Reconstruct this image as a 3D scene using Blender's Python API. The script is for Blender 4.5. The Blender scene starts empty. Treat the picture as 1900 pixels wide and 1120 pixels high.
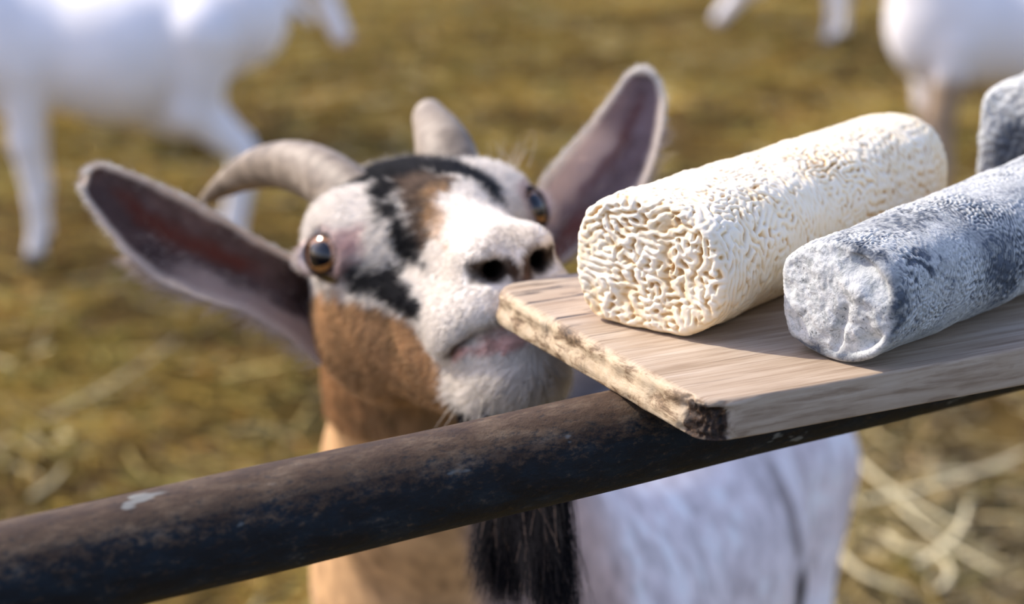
import bpy, math, random
import numpy as np
from mathutils import Vector, Matrix

# ------------------------------------------------------------------ camera, sky, sun, exposure
FPX = 3694.0                                   # focal length in pixels of the 1900 px wide frame
PITCH = math.atan2(1090.0, FPX)
CP, SP = math.cos(PITCH), math.sin(PITCH)
EYE_Z = 1.28
scn = bpy.context.scene
cam_d = bpy.data.cameras.new('camera')
cam = bpy.data.objects.new('camera', cam_d)
scn.collection.objects.link(cam)
cam.location = (0, 0, EYE_Z)
cam.rotation_euler = (math.pi / 2 - PITCH, 0, 0)
cam_d.sensor_width = 36.0
cam_d.lens = 36.0 * FPX / 1900.0
cam_d.clip_start = 0.05
cam_d.clip_end = 200
cam_d.dof.use_dof = True
cam_d.dof.focus_distance = 0.895
cam_d.dof.aperture_fstop = 5.6
scn.camera = cam
scn.view_settings.view_transform = 'Standard'
scn.view_settings.look = 'None'
scn.view_settings.gamma = 1
scn.view_settings.use_curve_mapping = False
scn.view_settings.exposure = 0.0

SUN_AZ = Vector((-0.93, 0.366))                 # horizontal direction towards the sun
SUN_EL = math.radians(43)
world = bpy.data.worlds.new('sky')
scn.world = world
world.use_nodes = True
wn = world.node_tree
bg = wn.nodes['Background']
sky = wn.nodes.new('ShaderNodeTexSky')
sky.sky_type = 'NISHITA'
sky.sun_disc = False
sky.sun_elevation = SUN_EL
sky.sun_rotation = math.atan2(SUN_AZ.x, SUN_AZ.y)
sky.air_density = 1.0
sky.dust_density = 1.5
tintn = wn.nodes.new('ShaderNodeMix'); tintn.data_type = 'RGBA'; tintn.blend_type = 'MULTIPLY'
tintn.inputs[0].default_value = 1.0; tintn.inputs[7].default_value = (1.09, 0.985, 1.05, 1)
wn.links.new(sky.outputs[0], tintn.inputs[6]); wn.links.new(tintn.outputs[2], bg.inputs[0])
bg.inputs[1].default_value = 0.29
sun_d = bpy.data.lights.new('sun', 'SUN')
sun_d.energy = 5.2
sun_d.color = (1.0, 0.93, 0.82)
sun_d.angle = math.radians(0.6)
sun = bpy.data.objects.new('sun', sun_d)
scn.collection.objects.link(sun)
sdir = Vector((SUN_AZ.normalized().x * math.cos(SUN_EL), SUN_AZ.normalized().y * math.cos(SUN_EL), math.sin(SUN_EL)))
sun.rotation_euler = sdir.to_track_quat('Z', 'Y').to_euler()
sun.location = sdir * 6

rng = np.random.default_rng(7)
RND = random.Random(3)

# ------------------------------------------------------------------ helpers
def P(x, y, t):
    """world point seen at (x, y) of the 1900x1120 frame, t metres in front of the lens"""
    u = (560.0 - y) / FPX
    return np.array([(x - 950.0) / FPX * t, (CP + u * SP) * t, EYE_Z + (-SP + u * CP) * t])

def onz(x, y, z):
    d = P(x, y, 1.0) - np.array([0, 0, EYE_Z])
    return d * ((z - EYE_Z) / d[2]) + np.array([0, 0, EYE_Z])

def mesh_obj(name, V, F, mat=None, parent=None, smooth=True, attrs=None):
    V = np.asarray(V, dtype=np.float32)
    me = bpy.data.meshes.new(name)
    if isinstance(F, np.ndarray):
        k = F.shape[1]
        me.vertices.add(len(V)); me.vertices.foreach_set('co', V.ravel())
        me.loops.add(F.size); me.loops.foreach_set('vertex_index', F.astype(np.int32).ravel())
        me.polygons.add(len(F))
        me.polygons.foreach_set('loop_start', (np.arange(len(F)) * k).astype(np.int32))
        me.update(calc_edges=True)
    else:
        me.from_pydata(V.tolist(), [], F)
    me.validate()
    if smooth:
        me.polygons.foreach_set('use_smooth', [True] * len(me.polygons))
    if attrs:
        for k, a in attrs.items():
            a = np.asarray(a, dtype=np.float32)
            if a.ndim == 2:
                at = me.attributes.new(k, 'FLOAT_COLOR', 'POINT')
                if a.shape[1] == 3:
                    a = np.concatenate([a, np.ones((len(a), 1), np.float32)], 1)
                at.data.foreach_set('color', a.ravel())
            else:
                at = me.attributes.new(k, 'FLOAT', 'POINT')
                at.data.foreach_set('value', a)
    me.update()
    o = bpy.data.objects.new(name, me)
    scn.collection.objects.link(o)
    if mat: me.materials.append(mat)
    if parent: o.parent = parent
    return o

def empty(name, loc=(0, 0, 0)):
    o = bpy.data.objects.new(name, None)
    o.empty_display_size = 0.05
    scn.collection.objects.link(o)
    o.location = loc
    return o

def child(o, parent):
    """parent o, built in world coordinates, to an empty that stands at parent.location"""
    o.parent = parent
    o.matrix_parent_inverse = Matrix.Translation(-Vector(parent.location))
    return o

def tag(o, label=None, cat=None, group=None, kind=None):
    if label: o['label'] = label
    if cat: o['category'] = cat
    if group: o['group'] = group
    if kind: o['kind'] = kind
    return o

class NT:
    """small wrapper for writing node materials"""
    def __init__(s, name):
        s.m = bpy.data.materials.new(name); s.m.use_nodes = True
        s.t = s.m.node_tree; s.b = s.t.nodes['Principled BSDF']
        s.out = s.t.nodes['Material Output']
    def n(s, typ, **kw):
        nd = s.t.nodes.new(typ)
        for k, v in kw.items():
            if k in nd.inputs:
                nd.inputs[k].default_value = v
            else:
                setattr(nd, k, v)
        return nd
    def l(s, a, b): s.t.links.new(a, b); return b
    def attr(s, name):
        nd = s.n('ShaderNodeAttribute'); nd.attribute_name = name; return nd
    def noise(s, vec=None, scale=5, detail=4, rough=0.55, dist=0.0):
        nd = s.n('ShaderNodeTexNoise'); nd.inputs['Scale'].default_value = scale
        nd.inputs['Detail'].default_value = detail; nd.inputs['Roughness'].default_value = rough
        nd.inputs['Distortion'].default_value = dist
        if vec is not None: s.l(vec, nd.inputs['Vector'])
        return nd.outputs['Fac']
    def ramp(s, fac, stops):
        r = s.n('ShaderNodeValToRGB'); e = r.color_ramp.elements
        while len(e) > 1: e.remove(e[-1])
        e[0].position = stops[0][0]; e[0].color = (*stops[0][1], 1)
        for p, c in stops[1:]:
            x = e.new(p); x.color = (*c, 1)
        s.l(fac, r.inputs[0]); return r.outputs[0]
    def mix(s, fac, a, b, mode='MIX'):
        m = s.n('ShaderNodeMix'); m.data_type = 'RGBA'; m.blend_type = mode
        for sock, v in ((m.inputs[0], fac), (m.inputs[6], a), (m.inputs[7], b)):
            if isinstance(v, (int, float)): sock.default_value = v
            elif isinstance(v, tuple): sock.default_value = (*v, 1)
            else: s.l(v, sock)
        return m.outputs[2]
    def math(s, op, a, b=0.0, clamp=False):
        m = s.n('ShaderNodeMath'); m.operation = op; m.use_clamp = clamp
        for sock, v in ((m.inputs[0], a), (m.inputs[1], b)):
            if isinstance(v, (int, float)): sock.default_value = v
            else: s.l(v, sock)
        return m.outputs[0]
    def coord(s, scale=(1, 1, 1), which='Object'):
        tc = s.n('ShaderNodeTexCoord'); mp = s.n('ShaderNodeMapping')
        mp.inputs['Scale'].default_value = scale
        s.l(tc.outputs[which], mp.inputs[0]); return mp.outputs[0]
    def bump(s, h, strength=0.3, dist=0.001, prev=None):
        b = s.n('ShaderNodeBump'); b.inputs['Strength'].default_value = strength
        b.inputs['Distance'].default_value = dist
        s.l(h, b.inputs['Height'])
        if prev is not None: s.l(prev, b.inputs['Normal'])
        return b.outputs[0]
    def set(s, **kw):
        for k, v in kw.items():
            k = k.replace('_', ' ')
            if hasattr(v, 'is_output'): s.l(v, s.b.inputs[k])
            else: s.b.inputs[k].default_value = (*v, 1) if isinstance(v, tuple) and len(v) == 3 and 'Radius' not in k else v
        return s

def sstep(a, b, x):
    t = np.clip((x - a) / (b - a), 0, 1); return t * t * (3 - 2 * t)

def fract_noise(shape, seed, beta=2.0, lo=0.0):
    """periodic fractal noise, zero mean, unit spread"""
    r = np.random.default_rng(seed)
    f = np.fft.fft2(r.standard_normal(shape))
    kx = np.fft.fftfreq(shape[0])[:, None] * shape[0]; ky = np.fft.fftfreq(shape[1])[None] * shape[1]
    k = np.sqrt(kx ** 2 + ky ** 2); k[0, 0] = 1e9
    f *= 1 / np.maximum(k, lo + 1e-6) ** (beta / 2)
    a = np.fft.ifft2(f).real
    return (a - a.mean()) / a.std()

def labyrinth(shape, size, wl, seed, aniso=(1.0, 1.0), iters=5, width=0.42, gain=1.5, bias=0.0):
    """periodic worm-like wrinkle field (bandpass + saturation); size in metres, wl = wavelength"""
    r = np.random.default_rng(seed)
    u = r.standard_normal(shape)
    kx = np.fft.fftfreq(shape[0], size[0] / shape[0])[:, None] * aniso[0]
    ky = np.fft.fftfreq(shape[1], size[1] / shape[1])[None] * aniso[1]
    k0 = 1 / wl
    def run(sx, sy, sd):
        v = np.random.default_rng(sd).standard_normal(shape)
        kk = np.sqrt((kx * sx) ** 2 + (ky * sy) ** 2)
        G = np.exp(-((kk - k0) / (width * k0)) ** 2)
        for i in range(iters):
            v = np.fft.ifft2(np.fft.fft2(v) * G).real
            v = np.tanh(gain * v / v.std())
        return v
    k = np.sqrt(kx ** 2 + ky ** 2)
    # the worms run one way in some areas and across it in others
    A = run(0.75, 1.35, seed); B = run(1.35, 0.75, seed + 50)
    mk = sstep(-0.35, 0.35, fract_noise(shape, seed + 9, 3.0, 3.0) + bias)
    u = A * mk + B * (1 - mk)
    v = fract_noise(shape, seed + 4, 1.2); v = np.fft.ifft2(np.fft.fft2(v) * np.exp(-(k / (1.3 * k0)) ** 2)).real; v /= v.std()
    u = u + 0.28 * v
    u = np.fft.ifft2(np.fft.fft2(u) * np.exp(-(k / (2.6 * k0)) ** 2)).real
    return u

def bil(A, x, y):
    """bilinear periodic sampling, x,y in index units"""
    x0 = np.floor(x).astype(int); y0 = np.floor(y).astype(int)
    fx = x - x0; fy = y - y0
    n, m = A.shape
    a = A[x0 % n, y0 % m]; b = A[(x0 + 1) % n, y0 % m]; c = A[x0 % n, (y0 + 1) % m]; d = A[(x0 + 1) % n, (y0 + 1) % m]
    return (a * (1 - fx) + b * fx) * (1 - fy) + (c * (1 - fx) + d * fx) * fy

_N3 = {}
def noise3(p, scale, seed=0, octaves=3):
    """value noise at points p (k,3)"""
    out = np.zeros(len(p)); amp = 1.0; tot = 0
    for o in range(octaves):
        key = (seed, o)
        if key not in _N3: _N3[key] = np.random.default_rng(seed * 17 + o).random((32, 32, 32)) * 2 - 1
        T = _N3[key]
        q = p / (scale / 2 ** o) + 100.3
        i = np.floor(q).astype(int); f = q - i; f = f * f * (3 - 2 * f); i %= 32; j = (i + 1) % 32
        v = 0
        for a in (0, 1):
            for b in (0, 1):
                for c in (0, 1):
                    ix = j[:, 0] if a else i[:, 0]; iy = j[:, 1] if b else i[:, 1]; iz = j[:, 2] if c else i[:, 2]
                    w = (f[:, 0] if a else 1 - f[:, 0]) * (f[:, 1] if b else 1 - f[:, 1]) * (f[:, 2] if c else 1 - f[:, 2])
                    v = v + w * T[ix, iy, iz]
        out += amp * v; tot += amp; amp *= 0.5
    return out / tot * 1.6


def grid_faces(nr, nc, wrap=True, off=0):
    i = np.arange(nr - 1)[:, None]; j = np.arange(nc if wrap else nc - 1)[None]
    j2 = (j + 1) % nc
    return np.stack([i * nc + j, i * nc + j2, (i + 1) * nc + j2, (i + 1) * nc + j], -1).reshape(-1, 4) + off

# ------------------------------------------------------------------ ground: straw bedding
def GZ(p):
    return -0.06 + 0.04 * noise3(p, 0.55, 1, 3) + 0.03 * noise3(p, 0.22, 3, 2)

def build_ground():
    m = NT('straw_litter')
    co = m.coord()
    c1 = m.ramp(m.noise(co, 3.0, 6, 0.65, 0.6), [(0.30, (0.040, 0.026, 0.012)), (0.42, (0.11, 0.074, 0.026)), (0.55, (0.20, 0.145, 0.045)), (0.70, (0.30, 0.24, 0.09))])
    c2 = m.ramp(m.noise(co, 14.0, 5, 0.6, 1.0), [(0.35, (0.25, 0.18, 0.10)), (0.65, (1.0, 0.95, 0.85))])
    m.set(Base_Color=m.mix(0.8, c1, c2, 'MULTIPLY'), Roughness=0.95)
    m.b.inputs['Specular IOR Level'].default_value = 0.1
    m.l(m.bump(m.noise(co, 30, 6, 0.7), 0.8, 0.02), m.b.inputs['Normal'])
    nx, ny = 300, 380
    xs = np.linspace(-6, 6, nx); ys = np.linspace(0.5, 15.5, ny)
    X, Y = np.meshgrid(xs, ys)
    p = np.stack([X.ravel(), Y.ravel(), np.zeros(X.size)], 1)
    z = GZ(p) + 0.018 * noise3(p, 0.16, 2, 2)
    p[:, 2] = z
    g = mesh_obj('ground', p, grid_faces(ny, nx, False), m.m)
    tag(g, kind='structure')
    # straw stalks
    s = NT('straw_stalk')
    s.set(Base_Color=s.attr('tint').outputs['Color'], Roughness=0.8)
    s.b.inputs['Specular IOR Level'].default_value = 0.15
    n = 125000
    r = np.random.default_rng(11)
    yy = 0.9 + 11.5 * r.random(n) ** 1.25
    xx = (r.random(n) * 2 - 1) * (0.75 + 0.37 * yy)
    base = np.stack([xx, yy, np.zeros(n)], 1)
    dens = noise3(base, 0.55, 5, 3)
    keep = dens > -0.45 + 0.25 * r.standard_normal(n)
    base = base[keep]; n = len(base); dens = dens[keep]
    ang = r.random(n) * np.pi * 2
    flow = noise3(base, 0.7, 9, 1) * 3.0
    ang = np.where(r.random(n) < 0.5, flow + 0.4 * r.standard_normal(n), ang)
    L = 0.05 + 0.16 * r.random(n) ** 1.5
    W = 0.0016 + 0.0032 * r.random(n) ** 2
    d = np.stack([np.cos(ang), np.sin(ang), 0.12 * r.standard_normal(n)], 1)
    side = np.stack([-np.sin(ang), np.cos(ang), 0.4 * r.standard_normal(n)], 1)
    up = np.array([0, 0, 1.0])
    zc = 0.012 + GZ(base) + 0.035 * r.random(n)
    base[:, 2] = zc
    V = []
    bend = 0.25 * r.standard_normal(n)
    for t in (-0.5, 0.0, 0.5):
        c = base + d * (L * t)[:, None] + side * (bend * L * t * t * 2)[:, None]
        V.append(c + side * W[:, None]); V.append(c - side * W[:, None]); V.append(c + up * (W * 1.1)[:, None])
    V = np.stack(V, 1).reshape(-1, 3)
    fb = []
    for a in (0, 3):
        for q in ((0, 2, 5, 3), (2, 1, 4, 5), (1, 0, 3, 4)):
            fb.append([a + k for k in q])
    F = (np.array(fb)[None] + (np.arange(n) * 9)[:, None, None]).reshape(-1, 4)
    pal = np.array([[0.36, 0.235, 0.045], [0.23, 0.155, 0.030], [0.50, 0.38, 0.13], [0.13, 0.080, 0.025], [0.66, 0.56, 0.30], [0.25, 0.22, 0.050], [0.33, 0.17, 0.030]])
    soil = noise3(base, 1.0, 41, 3)
    w = r.choice(len(pal), n, p=[0.25, 0.2, 0.13, 0.15, 0.05, 0.14, 0.08])
    w = np.where((dens < -0.1) & (r.random(n) < 0.5), 3, w)
    col = pal[w] * (0.75 + 0.5 * r.random(n))[:, None]
    col = col * (1 + 0.45 * soil)[:, None]
    # paler, newer straw towards the near right
    fresh = sstep(0.6, -0.6, np.hypot((base[:, 0] - 0.85) / 1.0, (base[:, 1] - 3.1) / 0.9) - 0.9)
    col = col * (1 - 0.35 * fresh[:, None]) + np.array([0.66, 0.55, 0.33]) * (0.45 * fresh * (r.random(n) < 0.5))[:, None]
    o = mesh_obj('straw', V, F, s.m, attrs={'tint': np.repeat(col, 9, 0)}, smooth=False)
    tag(o, 'golden and olive loose straw bedding scattered over the goat pen floor', 'straw', kind='stuff')
    # a few thick pale stalks that can be told apart at the lower right
    r = np.random.default_rng(21)
    Vs, Fs, Cs = [], [], []
    specs = [((1590, 880), (1800, 1010), .010), ((1700, 1060), (1790, 960), .012), ((1640, 1010), (1735, 1040), .011), ((1740, 1120), (1735, 1040), .011),
             ((1600, 960), (1900, 850), .011), ((1720, 900), (1880, 870), .010), ((1560, 1060), (1680, 1110), .012), ((80, 800), (330, 640), .006), ((1650, 930), (1850, 1080), .009)]
    for a, b, wd in specs:
        A = onz(*a, 0.0); B = onz(*b, 0.0); A[2] += .01 + .02 * r.random(); B[2] += .01 + .02 * r.random()
        D = B - A; N = np.cross(D, [0, 0, 1]); N /= np.linalg.norm(N)
        k = 8; off = len(Vs) * 0 + sum(len(v) for v in Vs)
        rows = []
        for i in range(7):
            t = i / 6; c = A + D * t + N * 0.02 * math.sin(t * 3) 
            for j in range(k):
                an = 2 * math.pi * j / k
                rows.append(c + (N * math.cos(an) + np.array([0, 0, 1]) * math.sin(an) * .6) * wd * .5 * (1 - .4 * t))
        Vs.append(np.array(rows)); Fs.append(grid_faces(7, k, True, off))
        Cs.append(np.tile(np.array([0.62, 0.54, 0.33]) * (.85 + .3 * r.random()), (len(rows), 1)))
    o = mesh_obj('straw', np.concatenate(Vs), np.concatenate(Fs), s.m, attrs={'tint': np.concatenate(Cs)})
    tag(o, 'pale thick straw stalks lying crossed near the right side of the pen floor', 'straw', kind='stuff')
build_ground()

# ------------------------------------------------------------------ metal rail
BT = 1.0            # top of the board
BH = 0.0187         # its thickness
RAIL_R = 0.0225
def build_rail():
    m = NT('rusty_painted_pipe')
    co = m.coord((1, 1, 1)); st = m.coord((22, 60, 60))
    big = m.noise(st, 1.6, 7, 0.72)
    base = m.ramp(big, [(0.30, (0.004, 0.004, 0.005)), (0.46, (0.009, 0.010, 0.012)), (0.57, (0.010, 0.016, 0.022)), (0.65, (0.030, 0.032, 0.034)), (0.76, (0.12, 0.12, 0.11))])
    rust = m.noise(m.coord((90, 160, 160)), 2.2, 8, 0.75)
    geo = m.n('ShaderNodeNewGeometry'); sep = m.n('ShaderNodeSeparateXYZ'); m.l(m.coord(), sep.inputs[0])
    top = m.math('MULTIPLY', m.math('SUBTRACT', sep.outputs[2], 0.004), 60, True)       # worn rust along the top of the pipe
    rm = m.math('MULTIPLY', m.math('GREATER_THAN', m.math('ADD', rust, m.math('MULTIPLY', top, 0.12)), 0.60), 1.0)
    rs = m.math('MULTIPLY', m.math('SUBTRACT', m.math('ADD', rust, m.math('MULTIPLY', top, 0.26)), 0.55), 6, True)
    c = m.mix(rs, base, m.ramp(big, [(0.3, (0.030, 0.014, 0.007)), (0.5, (0.080, 0.048, 0.028)), (0.62, (0.14, 0.095, 0.060)), (0.75, (0.24, 0.19, 0.14))]))
    sp = m.ramp(m.noise(m.coord((26, 60, 60)), 1.2, 3, 0.5), [(0.675, (0, 0, 0)), (0.71, (1, 1, 1))])
    c = m.mix(m.math('MULTIPLY', sp, 0.7), c, (0.26, 0.27, 0.25))
    m.set(Base_Color=c, Roughness=m.ramp(big, [(0.3, (0.5,) * 3), (0.7, (0.75,) * 3)]), Metallic=0.0)
    m.b.inputs['Specular IOR Level'].default_value = 0.2
    m.l(m.bump(rust, 0.9, 0.0011, m.bump(m.noise(m.coord((60, 90, 90)), 1.0, 6, 0.65), 0.5, 0.0020)), m.b.inputs['Normal'])
    d = np.array([6087, 3851.0, 0]); d /= np.linalg.norm(d); n = np.array([-d[1], d[0], 0])
    ang = math.atan2(d[1], d[0])
    # pipe along local X, origin on the axis under the board
    s0 = 0.45
    org = n * 0.705 + d * s0; org[2] = BT - BH - RAIL_R
    root = empty('metal_fence', (org[0], org[1], 0.0))
    tag(root, 'dark rusty blue-black round metal rail running diagonally beneath the wooden board', 'railing')
    k = 64; xs = np.linspace(-1.9, 2.3, 260); rows = []
    th = np.arange(k) / k * 2 * np.pi
    for x in xs:
        rr = RAIL_R + 0.00025 * math.sin(x * 37)
        rows.append(np.stack([np.full(k, x), np.cos(th) * rr, np.sin(th) * rr], 1))
    V = np.concatenate(rows); F = grid_faces(len(xs), k)[:, ::-1]
    o = mesh_obj('rail', V, F, m.m, root)
    o.rotation_euler = (0, 0, ang); o.location = (0, 0, org[2])
    # uprights stand outside the picture and carry the rail
    for x in (-1.85, 2.25):
        zs = np.linspace(-org[2] - 0.05, 0.03, 30); rows = [np.stack([x + np.cos(th) * 0.026, np.sin(th) * 0.026, np.full(k, z)], 1) for z in zs]
        rows.append(np.tile([[x, 0, 0.036]], (k, 1)))
        q = mesh_obj('fence_post', np.concatenate(rows), grid_faces(len(rows), k)[:, ::-1], m.m, root)
        q.rotation_euler = (0, 0, ang); q.location = (0, 0, org[2])
    # flakes of straw and dried splashes stuck to the pipe
    sm = NT('dried_splash'); sm.set(Base_Color=(0.22, 0.20, 0.15), Roughness=0.9)
build_rail()

# ------------------------------------------------------------------ wooden board
BDIR = np.array([7550, 3851.0]); BDIR /= np.linalg.norm(BDIR)
BANG = math.atan2(BDIR[1], BDIR[0])
BORG = np.array([0.0815, 0.7955])
BL, BW = 0.56, 0.207
def build_board():
    m = NT('weathered_oak')
    co = m.coord()
    g1 = m.noise(m.coord((3.5, 60, 60)), 2.0, 7, 0.6, 0.6)
    g2 = m.noise(m.coord((9, 320, 120)), 2.0, 4, 0.6, 0.3)
    blot = m.noise(m.coord((14, 14, 14)), 1.0, 5, 0.6)
    c = m.ramp(g1, [(0.28, (0.33, 0.245, 0.165)), (0.5, (0.46, 0.365, 0.27)), (0.72, (0.57, 0.48, 0.38))])
    c = m.mix(0.55, c, m.ramp(g2, [(0.36, (0.42, 0.33, 0.25)), (0.5, (0.95, 0.93, 0.9)), (0.65, (1, 1, 1))]), 'MULTIPLY')
    c = m.mix(0.35, c, m.ramp(blot, [(0.35, (0.72, 0.62, 0.5)), (0.65, (1, 1, 1))]), 'MULTIPLY')
    # split checks near the far end
    sep = m.n('ShaderNodeSeparateXYZ'); m.l(co, sep.inputs[0])
    X, Y, Z = sep.outputs
    ck = m.noise(m.coord((16, 210, 10)), 1.1, 3, 0.5, 1.2)
    zone = m.math('MULTIPLY', m.math('MULTIPLY', m.math('SUBTRACT', Y, 0.085), 22, True), m.math('MULTIPLY', m.math('SUBTRACT', 0.085, X), 30, True))
    ckm = m.math('MULTIPLY', m.math('MULTIPLY', m.math('SUBTRACT', ck, 0.60), 22, True), zone)
    c = m.mix(ckm, c, (0.035, 0.028, 0.03))
    # long fine pores over the whole top
    ck2 = m.noise(m.coord((7, 330, 10)), 1.0, 2, 0.5, 0.8)
    c = m.mix(m.math('MULTIPLY', m.math('MULTIPLY', m.math('SUBTRACT', ck2, 0.66), 18, True), 0.6), c, (0.10, 0.06, 0.035))
    # sawn end grain, mottled brown
    endz = m.math('MULTIPLY', m.math('SUBTRACT', 0.0045, X), 260, True)
    dirt = m.noise(m.coord((90, 45, 130)), 1.0, 8, 0.72, 0.35)
    c_end = m.ramp(dirt, [(0.32, (0.05, 0.030, 0.016)), (0.43, (0.22, 0.145, 0.08)), (0.50, (0.46, 0.35, 0.22)), (0.72, (0.62, 0.50, 0.35))])
    c = m.mix(endz, c, c_end)
    kn = m.attr('knot').outputs['Fac']
    c_k = m.ramp(m.noise(m.coord((260, 260, 260)), 1.0, 6, 0.8), [(0.38, (0.004, 0.003, 0.003)), (0.55, (0.045, 0.022, 0.010)), (0.72, (0.22, 0.12, 0.055))])
    c = m.mix(kn, c, c_k)
    m.set(Base_Color=c, Roughness=0.62)
    m.b.inputs['Specular IOR Level'].default_value = 0.35
    h = m.math('ADD', m.math('MULTIPLY', g2, 0.5), m.math('MULTIPLY', ckm, -1.5))
    nb = m.bump(h, 0.45, 0.0006)
    nb = m.bump(m.math('MULTIPLY', dirt, m.math('ADD', endz, m.math('MULTIPLY', kn, 2.0))), 0.6, 0.0014, nb)
    m.l(nb, m.b.inputs['Normal'])
    # plan outline, local frame: X along the board, Y across
    def corner(cx, cy, a0, r, k):
        return [(cx + r * math.cos(a0 + math.pi / 2 * i / k), cy + r * math.sin(a0 + math.pi / 2 * i / k)) for i in range(k + 1)]
    pts = []
    pts += corner(0.013, 0.013, math.pi, 0.013, 24)
    pts += corner(BL - .01, .01, 1.5 * math.pi, 0.01, 10)
    pts += corner(BL - .01, BW - .01, 0, 0.01, 10)
    pts += corner(0.016, BW - 0.016, math.pi / 2, 0.016, 24)
    pts = np.array(pts)
    # resample densely
    Q = [];  n = len(pts)
    for i in range(n):
        a, b = pts[i], pts[(i + 1) % n]; L = np.linalg.norm(b - a); k = max(1, int(L / 0.0014))
        for j in range(k): Q.append(a + (b - a) * j / k)
    Q = np.array(Q); nq = len(Q)
    T = np.roll(Q, -1, 0) - np.roll(Q, 1, 0); T /= np.linalg.norm(T, axis=1)[:, None]
    N = np.stack([T[:, 1], -T[:, 0]], 1)                       # outward (outline runs counter-clockwise)
    end = sstep(0.035, 0.0, Q[:, 0])                           # worn rounder at this end
    bt = 0.0014 + 0.0034 * end                                 # bevel size
    prof = []
    for i in range(7):
        a = i / 6 * math.pi / 2; prof.append(('t', math.cos(a), math.sin(a)))
    rows = []
    for i in range(9):
        a = i / 8 * math.pi / 2                                 # top bevel
        inset = bt * (1 - math.sin(a)); z = -bt * (1 - math.cos(a)) if False else -(bt * (1 - math.cos(a)))
        rows.append((inset, z))
    zb0 = -bt; bb = 0.0012 + 0.0012 * end
    for i in range(1, 9):
        t = i / 9; rows.append((0 * bt + 0.0006 * end * math.sin(t * 6), zb0 + (-BH + bb - zb0) * t))
    for i in range(7):
        a = i / 6 * math.pi / 2
        rows.append((bb * (1 - math.cos(a)), -BH + bb * (1 - math.sin(a))))
    V = []
    for inset, z in rows:
        p = Q - N * np.asarray(inset)[:, None] if np.ndim(inset) else Q - N * inset
        V.append(np.concatenate([p, np.broadcast_to(np.asarray(z).reshape(-1, 1) if np.ndim(z) else np.full((1, 1), z), (nq, 1))], 1))
    V = np.stack(V)                                             # rows, nq, 3
    sh = V.shape; v = V.reshape(-1, 3).copy()
    rough = noise3(v, 0.011, 31, 4)
    kn = sstep(0.0155, 0.008, np.hypot((v[:, 0] - 0.001) * 0.95, (v[:, 1] - 0.004) * 0.8)) * sstep(0.001, -0.005, v[:, 2] + 0.0015 * rough + .001)
    endm = sstep(0.02, 0.0, v[:, 0])
    nn = np.tile(np.concatenate([N, np.zeros((nq, 1))], 1), (sh[0], 1))
    edge = np.repeat(np.array([0, .1, .3, .6, .9, 1, 1, 1, 1] + [1] * 8 + [1, 1, .8, .5, .2, 0, 0]), nq)
    v += nn * (rough * (0.0004 + 0.0009 * endm) * edge)[:, None] - nn * (kn * edge * (0.0022 + 0.003 * np.abs(noise3(v, 0.004, 33, 2))))[:, None]
    kcol = sstep(0.35, 0.6, kn + 0.25 * noise3(v, 0.006, 35, 3))
    F = [list(map(int, q)) for q in grid_faces(sh[0], nq)[:, ::-1]]
    F.append(list(range(nq))); F.append([(sh[0] - 1) * nq + i for i in range(nq)][::-1])
    o = mesh_obj('wooden_board', v, F, m.m, attrs={'knot': kcol})
    me = o.data
    for p in me.polygons:
        if len(p.vertices) > 4: p.use_smooth = False
    o.location = (BORG[0], BORG[1], BT); o.rotation_euler = (0, 0, BANG)
    tag(o, 'thick pale oak board with worn rounded end lying across the metal rail', 'board')
build_board()

# ------------------------------------------------------------------ cheese logs
def end_outline(pix, contact, yaw):
    """outline points of the near end, in its own plane: (across, up)"""
    nrm = np.array([-math.sin(yaw), -math.cos(yaw), 0]); side = np.array([math.cos(yaw), -math.sin(yaw), 0])
    c0 = onz(*contact, BT); out = []
    C = np.array([0, 0, EYE_Z])
    for x, y in pix:
        d = P(x, y, 1.0) - C
        t = np.dot(c0 - C, nrm) / np.dot(d, nrm)
        q = C + d * t - c0
        out.append((np.dot(q, side), q[2]))
    return np.array(out), c0, nrm, side

def polar_radius(pts, cen, n):
    d = pts - cen; a = np.arctan2(d[:, 1], d[:, 0]); r = np.hypot(d[:, 0], d[:, 1])
    o = np.argsort(a); a = a[o]; r = r[o]
    th = np.arange(n) / n * 2 * np.pi - np.pi
    A = np.concatenate([a - 2 * np.pi, a, a + 2 * np.pi]); R = np.tile(r, 3)
    v = np.interp(th, A, R)
    k = np.exp(-(np.minimum(np.arange(n), n - np.arange(n)) / (n * 0.012)) ** 2); k /= k.sum()
    v = np.fft.ifft(np.fft.fft(v) * np.fft.fft(k)).real
    return th, v

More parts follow.
